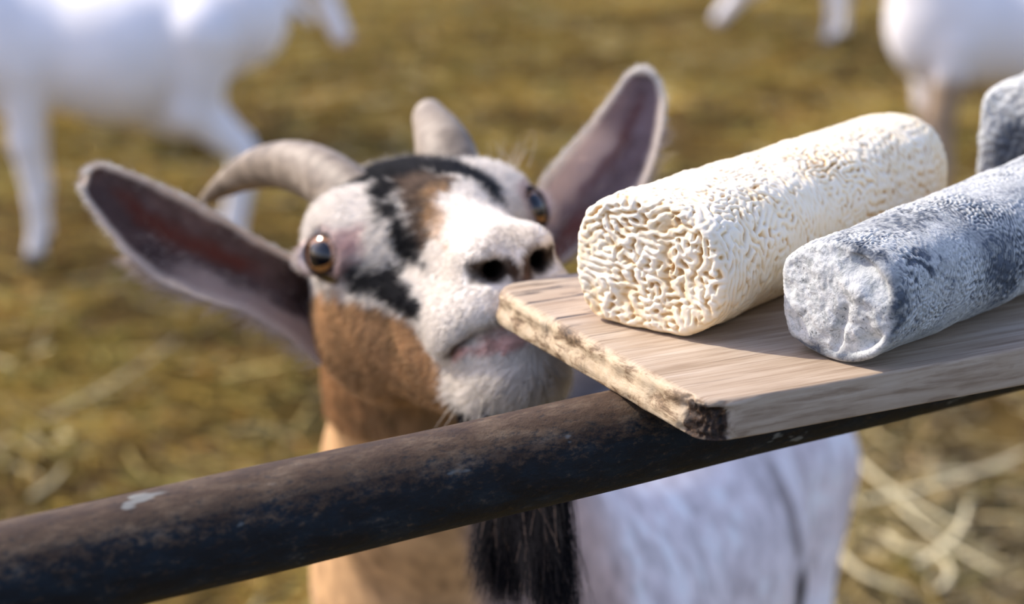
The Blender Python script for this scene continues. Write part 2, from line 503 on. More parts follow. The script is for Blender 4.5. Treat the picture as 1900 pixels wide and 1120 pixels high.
def cheese_log(name, pix, contact, yaw, length, rear_r, wr, mat, seed, nth=620, ds=0.00042, back_round=0.02):
    pts, c0, nrm, side = end_outline(pix, contact, yaw)
    ax = -nrm; up = np.array([0, 0, 1.0])
    pts[:, 1] = np.maximum(pts[:, 1], 0.0003)
    cen = 0.5 * (pts.min(0) + pts.max(0))
    th, r0 = polar_radius(pts, cen, nth)
    Rm = r0.mean()
    fil = 0.0045
    prof = []                                   # (fraction of outline, inset, s, cap coordinate weight)
    nc = int(Rm / ds)
    for i in range(nc):
        prof.append((i / nc, 0.0, 0.0, 1.0))
    rows_scale, rows_s, capw = [], [], []
    for i in range(1, nc): rows_scale.append((i / nc) * (Rm - fil) / Rm); rows_s.append(0.0); capw.append(1.0)
    for i in range(12):
        a = i / 11 * math.pi / 2
        rows_scale.append((Rm - fil + fil * math.sin(a)) / Rm); rows_s.append(fil * (1 - math.cos(a))); capw.append(1 - i / 11)
    ns = int((length - fil - back_round) / ds)
    for i in range(1, ns): rows_scale.append(1.0); rows_s.append(fil + (length - fil - back_round) * i / ns); capw.append(0.0)
    for i in range(30):
        a = i / 29 * math.pi / 2
        rows_scale.append((1 - back_round / Rm) + back_round / Rm * math.cos(a)); rows_s.append(length - back_round + back_round * math.sin(a)); capw.append(0.0)
    for i in range(1, 25):
        rows_scale.append((1 - back_round / Rm) * (1 - i / 25)); rows_s.append(length); capw.append(0.0)
    sc = np.array(rows_scale)[:, None]; s = np.array(rows_s)[:, None]; cw = np.array(capw)[:, None]
    k = sstep(0.0, 1.0, s / length)
    # section morphs from the traced end outline to a rounder rear one; both rest on the board
    ell = rear_r * (1 - 0.05 * np.cos(4 * th - .6) * 0.6)
    rad = r0[None] * (1 - k) + ell[None] * k
    cu = cen[0] * (1 - k) + cen[0] * k
    low = (rad * np.sin(th)[None]).min(1)[:, None]
    cz = -low
    rad = rad * (1 + wr.get('wob', 0.012) * np.sin(s * 55 + seed) * np.sin(th * 2 + seed)[None])
    U = cu + rad * sc * np.cos(th)[None]; Zz = cz + rad * sc * np.sin(th)[None]
    B = c0 + U[..., None] * side + Zz[..., None] * up + (s + 0 * U)[..., None] * ax
    nr = B.shape[0]
    dT = np.roll(B, -1, 1) - np.roll(B, 1, 1); dS = np.gradient(B, axis=0)
    Nn = np.cross(dT, dS); Nn /= np.linalg.norm(Nn, axis=2, keepdims=True) + 1e-12
    if np.sum(Nn[nr // 2] * (B[nr // 2] - B[nr // 2].mean(0))) < 0: Nn = -Nn
    # wrinkle fields
    circ = 2 * np.pi * Rm
    h_side = wr['side']; h_cap = wr['cap']
    px = wr['px']
    arc = (th[None] + np.pi) / (2 * np.pi) * h_side.shape[0] + 0 * s
    wx = bil(wr['warp'], arc * .5, s / px * .5); 
    hs = bil(h_side, arc + 2.0 * wx, s / px + 2.0 * wx)
    hc = bil(h_cap, U / px + 1000, Zz / px + 1000)
    h = hs * (1 - cw) + hc * cw
    if 'mod' in wr:
        md = noise3(B.reshape(-1, 3) + 3, 0.0065, seed + 70, 2).reshape(U.shape); h = h * (1 + 0.45 * md) + 0.55 * md * (0.35 + 0.65 * cw)
    amp = wr['amp'](th[None] + 0 * s, s + 0 * U, cw + 0 * U, B)
    big = noise3(B.reshape(-1, 3), 0.022, seed, 3).reshape(U.shape)
    fade = sstep(0, 0.0035, Zz)
    disp = (h * amp + big * wr['lump'](cw)) * fade
    if 'extra' in wr: disp = disp + wr['extra'](U - cu, Zz, cw, s) * fade * sstep(1.0, 0.80, sc)
    scar = np.zeros_like(U)
    if 'scar' in wr: scar = wr['scar'](U - cu, Zz, s + 0 * U, cw + 0 * U); disp = disp - 0.0009 * np.clip(scar, 0, 1) * fade
    V = B + Nn * disp[..., None]
    V[..., 2] = np.maximum(V[..., 2], BT + 0.0002)
    verts = V.reshape(-1, 3)
    front = V[0].mean(0); back = V[-1].mean(0)
    F = grid_faces(nr, nth)[:, ::-1]
    verts = np.concatenate([verts, [front, back]])
    j = np.arange(nth); j2 = (j + 1) % nth
    n0 = nr * nth
    tri = np.stack([j, j2, np.full(nth, n0), np.full(nth, n0)], 1)
    org = c0 + ax * (length / 2) + side * cen[0]; org[2] = BT
    verts = verts - org
    ext = np.zeros(2)
    at = {'scar': np.concatenate([scar.ravel(), ext]), 'cav': np.concatenate([(h * np.minimum(1, amp / wr['ref'])).ravel(), ext]), 'low': np.concatenate([(Zz / (2 * Rm)).ravel(), ext]),
          'cap': np.concatenate([(cw + 0 * U).ravel(), ext + 1]), 'along': np.concatenate([((s + 0 * U) / length).ravel(), ext]),
          'ang': np.concatenate([np.cos(th[None] - math.radians(wr.get('a0', 0))).repeat(nr, 0).ravel(), ext])}
    Fl = F
    me_faces = [tuple(q) for q in []]
    o = mesh_obj(name, verts, Fl, mat, attrs=at)
    # close the two poles
    import bmesh
    bm = bmesh.new(); bm.from_mesh(o.data); bm.verts.ensure_lookup_table()
    def cap(row, pole, flip):
        for a in range(nth):
            b = (a + 1) % nth
            f = (row * nth + a, row * nth + b, pole)
            if flip: f = f[::-1]
            try:
                q = bm.faces.new([bm.verts[i] for i in f]); q.smooth = True
            except ValueError: pass
    cap(0, n0, False); cap(nr - 1, n0 + 1, True)
    bm.to_mesh(o.data); bm.free()
    o.location = org
    return o

def build_cheeses():
    px = 0.0004
    # --- ivory wrinkled log
    def puff(u): return 1 - np.exp(-1.5 * (u + 1.0)) - 0.6
    side = labyrinth((540, 720), (540 * px, 720 * px), 0.0040, 3, bias=-0.6)
    cap = labyrinth((256, 256), (256 * px, 256 * px), 0.0043, 6, bias=-0.8)
    warp = fract_noise((540, 720), 8, 3.2)
    wr = dict(px=px, side=puff(side * 1.1), cap=puff(cap * 1.1), warp=warp * 3.0, ref=0.0011, wob=0.008, mod=1)
    def amp(th, s, cw, B):
        nz = noise3(B.reshape(-1, 3), 0.03, 44, 2).reshape(th.shape)
        a = 0.00150 * (0.85 + 0.45 * nz)
        low = sstep(-2.3, -0.9, th) * 0 + 1
        # smoother towards the lower right flank and on the crown
        right_low = sstep(-0.60, -0.92, np.sin(th)) * (1 - cw)
        crown = sstep(0.80, 0.97, np.sin(th)) * (1 - cw)
        return np.maximum(a, 0.0003) * (1 - 0.75 * right_low) * (1 - 0.45 * crown) * (1 - 0.35 * sstep(.8, 1, s / .27))
    wr['amp'] = amp; wr['lump'] = lambda cw: 0.0007 + 0 * cw
    m = NT('ivory_rind')
    cav = m.attr('cav').outputs['Fac']; low = m.attr('low').outputs['Fac']; al = m.attr('along').outputs['Fac']; cp = m.attr('cap').outputs['Fac']
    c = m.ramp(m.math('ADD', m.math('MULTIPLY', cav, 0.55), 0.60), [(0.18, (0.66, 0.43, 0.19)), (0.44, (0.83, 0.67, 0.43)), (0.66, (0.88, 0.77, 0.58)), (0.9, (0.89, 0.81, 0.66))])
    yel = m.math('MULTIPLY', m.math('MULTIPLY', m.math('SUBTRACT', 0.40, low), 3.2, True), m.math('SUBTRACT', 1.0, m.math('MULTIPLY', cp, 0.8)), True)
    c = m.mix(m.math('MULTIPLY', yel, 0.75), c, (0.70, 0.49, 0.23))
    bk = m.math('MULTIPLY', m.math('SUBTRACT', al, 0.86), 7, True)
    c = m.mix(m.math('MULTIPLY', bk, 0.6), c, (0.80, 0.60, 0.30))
    tiny = m.noise(m.coord(), 380, 4, 0.6)
    m.set(Base_Color=c, Roughness=0.55, Subsurface_Weight=0.12, Subsurface_Radius=(1.0, 0.7, 0.4), Subsurface_Scale=0.0025)
    m.l(m.bump(tiny, 0.25, 0.0003), m.b.inputs['Normal'])
    pix = [(1068, 430), (1066, 470), (1068, 520), (1080, 560), (1100, 590), (1135, 607), (1190, 619), (1235, 629), (1264, 631), (1292, 620), (1318, 603), (1336, 575), (1343, 530), (1336, 470), (1318, 430), (1285, 400), (1240, 381), (1190, 370), (1150, 367), (1115, 373), (1085, 395)]
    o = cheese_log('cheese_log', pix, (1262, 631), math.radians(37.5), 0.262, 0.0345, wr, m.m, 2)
    tag(o, 'ivory cream-coloured cheese log with deep brain-like wrinkles on the wooden board', 'cheese')
    # --- ash logs
    def ash_mat(name, dark_bias, scar=True):
        m = NT(name)
        cav = m.attr('cav').outputs['Fac']; cp = m.attr('cap').outputs['Fac']; low = m.attr('low').outputs['Fac']; al = m.attr('along').outputs['Fac']
        co = m.coord()
        patch = m.noise(co, 26, 5, 0.62, 0.8)
        fine = m.noise(co, 900, 3, 0.6)
        mid = m.noise(co, 240, 6, 0.72, 0.6)
        # how much of the ash shows through the white bloom
        side = m.math('SUBTRACT', 1.0, cp)
        v = m.math('ADD', m.math('MULTIPLY', patch, 0.72), m.math('MULTIPLY', mid, 1.18))
        v = m.math('ADD', v, m.math('MULTIPLY', m.math('MULTIPLY', cav, side), -0.20))
        v = m.math('ADD', v, m.math('MULTIPLY', side, dark_bias))
        if scar is not None:
            v = m.math('ADD', v, m.attr('scar').outputs['Fac'])
        f = m.math('MULTIPLY', m.math('SUBTRACT', v, 1.02), 3.2, True)
        c = m.mix(f, m.ramp(mid, [(0.36, (0.34, 0.355, 0.345)), (0.50, (0.58, 0.59, 0.57)), (0.64, (0.74, 0.74, 0.71))]), m.ramp(mid, [(0.35, (0.022, 0.026, 0.034)), (0.65, (0.13, 0.15, 0.18))]))
        spk = m.ramp(m.noise(co, 700, 3, 0.6), [(0.60, (0, 0, 0)), (0.65, (1, 1, 1))])
        spz = m.math('MULTIPLY', m.math('SUBTRACT', m.noise(co, 55, 3), 0.42), 5, True)
        c = m.mix(m.math('MULTIPLY', m.math('MULTIPLY', spk, spz), 0.8), c, (0.05, 0.055, 0.06))
        m.set(Base_Color=c, Roughness=0.85)
        m.b.inputs['Specular IOR Level'].default_value = 0.2
        m.l(m.bump(m.math('ADD', m.math('MULTIPLY', mid, 0.7), m.math('MULTIPLY', fine, 0.3)), 0.8, 0.0011), m.b.inputs['Normal'])
        return m.m
    side2 = labyrinth((540, 720), (540 * px, 720 * px), 0.0026, 13, aniso=(1.15, 0.8))
    cap2 = labyrinth((256, 256), (256 * px, 256 * px), 0.006, 15, width=0.5)
    def amp2(th, s, cw, B):
        nz = noise3(B.reshape(-1, 3), 0.028, 54, 2).reshape(th.shape)
        a = 0.00042 * (0.7 + 0.8 * nz)
        return np.maximum(a, 0.00008) * (1 - 0.7 * cw) * (1 - 0.6 * sstep(-0.2, -0.7, np.sin(th)))
    def extra(U, Z, cw, s):
        # folds and a dented lower right edge on the near end
        p = np.stack([U.ravel(), Z.ravel(), 0 * U.ravel()], 1)
        f = noise3(p, 0.016, 61, 2).reshape(U.shape) * 0.0022 * (0.5 + sstep(-0.005, 0.015, U)) + noise3(p, 0.006, 63, 3).reshape(U.shape) * 0.0007
        fold = -0.0028 * np.exp(-((U - 0.006 - 0.25 * (Z - 0.03)) / 0.0022) ** 2) * sstep(0.0, 0.01, Z) * sstep(0.034, 0.02, Z)
        dent = -0.0045 * np.exp(-((U - 0.019) ** 2 + (Z - 0.012) ** 2) / 0.0055 ** 2)
        bulge = 0.0022 * np.exp(-((U - 0.014) ** 2 / 0.006 ** 2 + (Z - 0.030) ** 2 / 0.012 ** 2))
        up = -0.0035 * np.exp(-((U - 0.012) ** 2 / 0.009 ** 2 + (Z - 0.050) ** 2 / 0.007 ** 2))
        return (f + fold + dent + bulge + up) * cw
    def scar2(U, Z, s, cw):
        q = np.stack([U.ravel(), Z.ravel(), s.ravel()], 1)
        n_ = (noise3(q, 0.008, 66, 3) * 0.006).reshape(U.shape)
        st = 0.5 + 0.5 * np.sin((U * 0.5 + Z) / 0.00035 * 0.35 + s * 500 + n_ * 900)          # raked marks
        g = lambda u, z, t, ru, rz, rt: np.exp(-((U - u + n_) / ru) ** 2 - ((Z - z) / rz) ** 2 - ((s - t + n_) / rt) ** 2)
        v = 0.50 * g(0.014, 0.056, 0.002, 0.009, 0.008, 0.010) + 0.55 * g(0.030, 0.045, 0.024, 0.012, 0.008, 0.012) * st + 0.35 * g(0.030, 0.030, 0.003, 0.006, 0.018, 0.006)
        v = v + 0.42 * g(0.005, 0.068, 0.050, 0.025, 0.010, 0.060) * st + 0.35 * g(0.03, 0.03, 0.09, 0.02, 0.02, 0.02) + 0.3 * g(0.0, 0.004, 0.0, 0.02, 0.003, 0.01)
        return v
    wr2 = dict(px=px, scar=scar2, side=side2, cap=cap2, warp=warp * 2.0, ref=0.0005, wob=0.014, amp=amp2, lump=lambda cw: 0.0011 + 0.0005 * cw, extra=extra)
    pix2 = [(1446, 507), (1450, 485), (1466, 468), (1495, 452), (1530, 445), (1570, 450), (1608, 466), (1638, 492), (1658, 526), (1664, 561), (1660, 604), (1646, 636), (1620, 660), (1591, 674), (1560, 677), (1535, 671), (1505, 657), (1478, 642), (1456, 625), (1450, 588), (1448, 550)]
    o = cheese_log('cheese_log', pix2, (1562, 677), math.radians(42), 0.27, 0.0335, wr2, ash_mat('ash_rind', 0.13), 5)
    tag(o, 'blue-grey ash-coated cheese log nearest the front edge of the board', 'cheese', 'ash-coated cheese logs')
    # third log: only its left side is in the picture
    a3 = [(1812, 335), (1814, 290), (1816, 240), (1819, 195), (1826, 172), (1845, 160), (1900, 152), (1960, 156), (2000, 185), (2012, 250), (2006, 320), (1990, 370), (1950, 392), (1900, 396), (1850, 388), (1822, 370)]
    wr3 = dict(wr2); wr3.pop('extra')
    wr3['scar'] = lambda U, Z, s, cw: 1.1 * np.exp(-((U + 0.006) / 0.012) ** 2 - ((Z - 0.033) / 0.017) ** 2) * cw
    wr3['amp'] = lambda th, s, cw, B: 0.0006 * (1 - .3 * cw) + 0 * s
    o = cheese_log('cheese_log', a3, (1900, 396), math.radians(30), 0.15, 0.038, wr3, ash_mat('dark_ash_rind', 0.12), 9, nth=420, ds=0.0006)
    tag(o, 'ash-coated cheese log with a black patch, cut off by the right edge behind the others', 'cheese', 'ash-coated cheese logs')
build_cheeses()

# ------------------------------------------------------------------ animals: implicit surfaces
def smin(a, b, k):
    h = np.clip(0.5 + 0.5 * (b - a) / k, 0, 1)
    return b + (a - b) * h - k * h * (1 - h)

def smax(a, b, k): return -smin(-a, -b, k)

def sd_ell(p, c, r, R=None):
    q = p - np.asarray(c, np.float32)
    if R is not None: q = q @ np.asarray(R, np.float32)
    r = np.asarray(r, np.float32)
    k0 = np.sqrt(((q / r) ** 2).sum(-1)); k1 = np.sqrt(((q / (r * r)) ** 2).sum(-1)) + 1e-9
    return k0 * (k0 - 1) / k1

def sd_cone(p, a, b, ra, rb, flat=None):
    a = np.asarray(a, np.float32); b = np.asarray(b, np.float32)
    ba = b - a; L2 = float(ba @ ba)
    t = np.clip(((p - a) @ ba) / L2, 0, 1)
    d = p - a - t[..., None] * ba
    if flat is not None: d = d * np.asarray(flat, np.float32)
    return np.sqrt((d * d).sum(-1)) - (ra + (rb - ra) * t)

def surface_nets(f, org, h):
    """f sampled on a grid -> quads"""
    s = f < 0
    nx, ny, nz = f.shape
    c = np.zeros((nx - 1, ny - 1, nz - 1), np.int8)
    for dx in (0, 1):
        for dy in (0, 1):
            for dz in (0, 1):
                c += s[dx:nx - 1 + dx, dy:ny - 1 + dy, dz:nz - 1 + dz]
    act = np.argwhere((c > 0) & (c < 8))
    idx = -np.ones(c.shape, np.int64); idx[tuple(act.T)] = np.arange(len(act))
    acc = np.zeros((len(act), 3)); cnt = np.zeros(len(act))
    co = [(a, b, d) for a in (0, 1) for b in (0, 1) for d in (0, 1)]
    for a in co:
        for ax in range(3):
            if a[ax]: continue
            b = list(a); b[ax] = 1
            fa = f[act[:, 0] + a[0], act[:, 1] + a[1], act[:, 2] + a[2]]
            fb = f[act[:, 0] + b[0], act[:, 1] + b[1], act[:, 2] + b[2]]
            m = (fa < 0) != (fb < 0)
            t = np.where(m, fa / np.where(m, fa - fb, 1), 0)
            pt = np.tile(np.array(a, float), (len(act), 1)); pt[:, ax] += t
            acc[m] += pt[m]; cnt[m] += 1
    V = (act + acc / cnt[:, None]) * h + org
    F = []
    for ax in range(3):
        o1, o2 = [(1, 2), (2, 0), (0, 1)][ax]
        sl = [slice(None)] * 3; sl2 = [slice(None)] * 3
        sl[ax] = slice(0, -1); sl2[ax] = slice(1, None)
        A = s[tuple(sl)]; Bb = s[tuple(sl2)]
        e = np.argwhere(A != Bb)
        e = e[(e[:, o1] > 0) & (e[:, o2] > 0) & (e[:, o1] < f.shape[o1] - 1) & (e[:, o2] < f.shape[o2] - 1)]
        flip = A[tuple(e.T)]
        def g(d1, d2):
            q = e.copy(); q[:, o1] += d1; q[:, o2] += d2
            return idx[tuple(q.T)]
        q = np.stack([g(-1, -1), g(0, -1), g(0, 0), g(-1, 0)], 1)
        q[~flip] = q[~flip][:, ::-1]
        F.append(q)
    F = np.concatenate(F); F = F[(F >= 0).all(1)]
    return V, F

def mesh_sdf(fn, lo, hi, h, block=24):
    lo = np.array(lo, float); hi = np.array(hi, float)
    n = np.ceil((hi - lo) / h).astype(int) + 1
    f = np.full(n, 1.0, np.float32)
    for i in range(0, n[0], block):
        for j in range(0, n[1], block):
            for k in range(0, n[2], block):
                a = np.array([i, j, k]); b = np.minimum(a + block, n)
                cen = lo + (a + b) / 2 * h; rad = np.linalg.norm((b - a) * h) / 2
                v = fn(cen[None].astype(np.float32))[0]
                if abs(v) > rad * 1.25 + 0.02:
                    f[a[0]:b[0], a[1]:b[1], a[2]:b[2]] = v; continue
                g = np.stack(np.meshgrid(*[lo[q] + np.arange(a[q], b[q]) * h for q in range(3)], indexing='ij'), -1).astype(np.float32)
                f[a[0]:b[0], a[1]:b[1], a[2]:b[2]] = fn(g.reshape(-1, 3)).reshape(g.shape[:3])
    return surface_nets(f, lo, h)

def submesh(V, F, keepv):
    kf = keepv[F].all(1); F = F[kf]
    used = np.zeros(len(V), bool); used[F.ravel()] = True
    m = -np.ones(len(V), np.int64); m[used] = np.arange(used.sum())
    return V[used], m[F]

def vnormals(V, F):
    a = V[F[:, 2]] - V[F[:, 0]]; b = V[F[:, 3]] - V[F[:, 1]]
    n = np.cross(a, b); N = np.zeros_like(V)
    for k in range(4): np.add.at(N, F[:, k], n)
    return N / (np.linalg.norm(N, axis=1)[:, None] + 1e-12)

# ------------------------------------------------------------------ the goat at the rail
HS = 1.1                                           # head scale
HR = np.array([[0.2961, 0.9282, -0.2252], [-0.8937, 0.3525, 0.2777], [0.3371, 0.1190, 0.9339]])
HO = np.array([-0.0514, 1.1466, 0.9827])
def h2w(p): return (np.asarray(p, float) * HS) @ HR.T + HO
def w2h(p): return ((np.asarray(p) - HO) @ HR) / HS
MOUTH = [(0.147, 0.0, -0.0575), (0.142, 0.012, -0.0575), (0.130, 0.022, -0.0575), (0.113, 0.0285, -0.0605), (0.095, 0.031, -0.066), (0.080, 0.0325, -0.070)]
EYE_R = 0.0165
EYES = [(np.array([0.010, -0.0520, 0.000]), np.array([0.62, -0.77, 0.10])), (np.array([0.016, 0.0475, 0.000]), np.array([0.78, 0.60, 0.12]))]
EYES = [(c, d / np.linalg.norm(d)) for c, d in EYES]
def eye_coords(q, c, d):
    e = q - c.astype(q.dtype); al = e @ d.astype(q.dtype)
    return np.sqrt((e * e).sum(-1)), al, e - al[:, None] * d.astype(q.dtype)

def head_sdf(q):
    """q in head coordinates: x to the nose, y to the goat's left, z up"""
    a = q.copy(); a[:, 1] = np.abs(a[:, 1])         # symmetric
    d = sd_ell(a, (-0.030, 0, -0.004), (0.068, 0.050, 0.044))
    d = smin(d, sd_ell(a, (-0.028, 0.012, 0.018), (0.045, 0.030, 0.0185)), 0.02)      # poll
    d = smin(d, sd_cone(a, (-0.005, 0, -0.004), (0.050, 0, -0.004), 0.038, 0.028), 0.018)
    d = smin(d, sd_cone(a, (0.045, 0, -0.006), (0.112, 0, -0.0215), 0.0255, 0.0185, (1, 0.95, 1)), 0.012)  # bridge
    d = smin(d, sd_cone(a, (0.045, 0, -0.034), (0.108, 0, -0.040), 0.032, 0.026), 0.014)   # upper jaw
    d = smin(d, sd_cone(a, (-0.035, 0.020, -0.048), (0.045, 0.014, -0.054), 0.035, 0.027), 0.018)      # cheeks
    d = smin(d, sd_cone(a, (0.03, 0.006, -0.066), (0.098, 0.006, -0.082), 0.028, 0.019), 0.014)         # lower jaw
    d = smin(d, sd_ell(a, (0.006, 0.022, 0.000), (0.046, 0.032, 0.025)), 0.016)          # brow plate
    d = smin(d, sd_cone(a, (-0.030, 0.025, -0.040), (0.012, 0.026, -0.034), 0.036, 0.030), 0.018)   # masseter
    d = smin(d, sd_ell(a, (0.004, 0.043, 0.001), (0.028, 0.019, 0.022)), 0.010)          # orbit
    d = smin(d, sd_ell(a, (-0.016, 0.036, 0.008), (0.042, 0.024, 0.025)), 0.014)  # brow
    d = smin(d, sd_cone(a, (0.03, 0.042, -0.022), (0.075, 0.029, -0.038), 0.006, 0.006), 0.014)   # face crest
    d = smin(d, sd_ell(a, (0.122, 0.000, -0.030), (0.026, 0.022, 0.020)), 0.010)         # nose
    d = smin(d, sd_ell(a, (0.127, 0.0125, -0.0215), (0.020, 0.0105, 0.0105)), 0.008)       # nostril wings
    d = smin(d, sd_ell(a, (0.118, 0.013, -0.046), (0.026, 0.019, 0.0155)), 0.010)        # upper lip
    d = smin(d, sd_ell(a, (0.096, 0.024, -0.052), (0.027, 0.013, 0.018)), 0.010)        # lip flank
    d = smin(d, sd_ell(a, (0.106, 0.000, -0.076), (0.033, 0.025, 0.021)), 0.008)         # chin
    d = smin(d, sd_ell(a, (0.122, 0.000, -0.0665), (0.019, 0.021, 0.009)), 0.005)        # lower lip
    # mouth slit
    g = None
    for i in range(len(MOUTH) - 1):
        c = sd_cone(a, MOUTH[i], MOUTH[i + 1], 0.0014, 0.0014)
        g = c if g is None else np.minimum(g, c)
    d = smax(d, -g, 0.006)
    # nostrils: comma shaped, opening forwards and sideways
    n1 = sd_cone(a, (0.148, 0.0060, -0.0360), (0.147, 0.0110, -0.0300), 0.0030, 0.0058)
    n1 = np.minimum(n1, sd_cone(a, (0.147, 0.0110, -0.0300), (0.138, 0.0225, -0.0300), 0.0058, 0.0034))
    n1 = np.minimum(n1, sd_cone(a, (0.146, 0.0115, -0.0290), (0.120, 0.0100, -0.0260), 0.0046, 0.0036))
    d = smax(d, -n1, 0.0035)
    # philtrum
    d = smax(d, -sd_cone(a, (0.151, 0, -0.030), (0.147, 0, -0.056), 0.0012, 0.0012), 0.004)
    # eye sockets and lids
    for c, dd in EYES:
        r_, al, perp = eye_coords(q, c, dd)
        d = smax(d, -(r_ - EYE_R * 0.99), 0.004)
        lx = np.array([dd[1], -dd[0], 0]); lx /= np.linalg.norm(lx)
        u = perp @ lx.astype(np.float32); vv = np.sqrt(np.maximum((perp ** 2).sum(-1) - u * u, 0))
        rr = np.sqrt((u / 1.26) ** 2 + (vv / 0.80) ** 2)
        tor = np.sqrt((rr - 0.0118) ** 2 + (al - 0.0112) ** 2) - 0.0028
        d = smin(d, tor, 0.006)
        d = smax(d, -np.maximum(r_ - EYE_R * 0.97, 0.0070 - al), 0.001)
    return d

NECK = [((-0.058, 1.212, 0.935), 0.056), ((-0.056, 1.265, 0.860), 0.065), ((-0.053, 1.335, 0.760), 0.080), ((-0.038, 1.400, 0.660), 0.112), ((-0.005, 1.45, 0.585), 0.125)]
CHEST = (-0.005, 1.46, 0.56); MID = (0.10, 1.66, 0.555); RUMP = (0.170, 1.86, 0.60)
def body_sdf(p):
    d = None
    for i in range(len(NECK) - 1):
        c = sd_cone(p, NECK[i][0], NECK[i + 1][0], NECK[i][1], NECK[i + 1][1])
        d = c if d is None else smin(d, c, 0.02)
    d = smin(d, sd_ell(p, CHEST, (0.135, 0.15, 0.165)), 0.05)
    d = smin(d, sd_cone(p, CHEST, MID, 0.135, 0.155), 0.05)
    d = smin(d, sd_cone(p, MID, RUMP, 0.155, 0.120), 0.05)
    d = smin(d, sd_cone(p, (-0.02, 1.47, 0.72), (0.19, 1.88, 0.70), 0.04, 0.035), 0.06)
    # legs: shoulder/elbow/knee/hoof and haunch/stifle/hock/hoof
    for sx, off in ((-1, -0.085), (1, 0.085)):
        s = np.array([off * 0.85, -off * 0.5, 0])
        a = np.array(CHEST) + s
        pts = [(a + (0, 0, 0.02), 0.065), (a + (0.01, 0.01, -0.16), 0.042), (a + (-0.005, -0.01, -0.34), 0.022), (a + (-0.005, 0.0, -0.49), 0.018), (a + (-0.01, -0.02, -0.545), 0.024)]
        for i in range(4): d = smin(d, sd_cone(p, pts[i][0], pts[i + 1][0], pts[i][1], pts[i + 1][1]), 0.025)
        a = np.array(RUMP) + s * 1.05
        pts = [(a + (0, 0, -0.02), 0.092), (a + (-0.01, -0.05, -0.17), 0.066), (a + (0.03, 0.07, -0.31), 0.026), (a + (0.01, 0.04, -0.53), 0.018), (a + (0, 0.015, -0.585), 0.024)]
        for i in range(4): d = smin(d, sd_cone(p, pts[i][0], pts[i + 1][0], pts[i][1], pts[i + 1][1]), 0.03)
    d = smin(d, sd_ell(p, (0.14, 1.76, 0.42), (0.07, 0.08, 0.07)), 0.04)
    return d

def goat_sdf(p):
    q = ((p - HO.astype(np.float32)) @ HR.astype(np.float32)) / HS
    hd = head_sdf(q) * HS
    bd = body_sdf(p)
    return smin(hd, bd, 0.040)

WHITE = np.array([0.80, 0.74, 0.66]); BROWN = np.array([0.52, 0.315, 0.155]); DARK = np.array([0.010, 0.010, 0.012]); PINK = np.array([0.62, 0.40, 0.36]); SABLE = np.array([0.105, 0.070, 0.048])
def blob(q, pts, soft, nz):
    """mask of a coat patch: chain of (x, y, z, r) spheres in head coordinates"""
    d = None
    for i in range(len(pts)):
        a = pts[i]; b = pts[min(i + 1, len(pts) - 1)]
        A = np.array(a[:3], float); B = np.array(b[:3], float) + 1e-6
        ba = B - A; t = np.clip(((q - A) @ ba) / (ba @ ba), 0, 1)
        c = np.linalg.norm(q - A - t[:, None] * ba, axis=1) - (a[3] + (b[3] - a[3]) * t)
        d = c if d is None else np.minimum(d, c)
    return sstep(soft, -soft, d + nz)
PATCH = {'brown': [], 'dark': [], 'pink': [], 'sable': []}
def _mir(ch): return [(a, -b, c, d) for a, b, c, d in ch]
_ck = [(0.031, -0.0523, -0.0103, 0.006), (0.036, -0.0499, -0.0154, 0.008), (0.0475, -0.0437, -0.0193, 0.009), (0.068, -0.040, -0.030, 0.0085), (0.082, -0.0362, -0.0415, 0.0040)]
_pk = [(0.034, -0.0505, 0.0030, 0.007), (0.0275, -0.057, -0.002, 0.008)]
PATCH['dark'] = [[(0.000, -0.030, 0.036, 0.010), (0.012, -0.012, 0.036, 0.016), (0.018, 0.010, 0.034, 0.015), (0.046, 0.020, 0.022, 0.013), (0.074, 0.018, 0.008, 0.005)],
                 [(-0.020, -0.030, 0.046, 0.018), (-0.004, -0.010, 0.048, 0.024), (-0.015, 0.024, 0.044, 0.020)],
                 [(0.012, -0.020, 0.032, 0.010), (0.030, -0.0225, 0.022, 0.009), (0.054, -0.027, 0.005, 0.0085), (0.0648, -0.0275, -0.007, 0.007), (0.081, -0.026, -0.0176, 0.0035)],
                 _ck, _mir(_ck), [(0.070, -0.024, -0.094, 0.007), (0.098, -0.020, -0.100, 0.007), (0.118, 0.0, -0.101, 0.007), (0.098, 0.020, -0.100, 0.007)]]
PATCH['sable'] = [[(0.030, -0.008, 0.030, 0.013), (0.058, -0.008, 0.018, 0.013), (0.070, -0.018, 0.004, 0.009), (0.078, -0.022, -0.008, 0.006)]]
PATCH['brown'] = [[(0.066, -0.009, 0.015, 0.004), (0.080, -0.0145, 0.005, 0.0055), (0.092, -0.0170, -0.005, 0.0045), (0.104, -0.0195, -0.012, 0.002)]]
PATCH['pink'] = [_pk, _mir(_pk)]
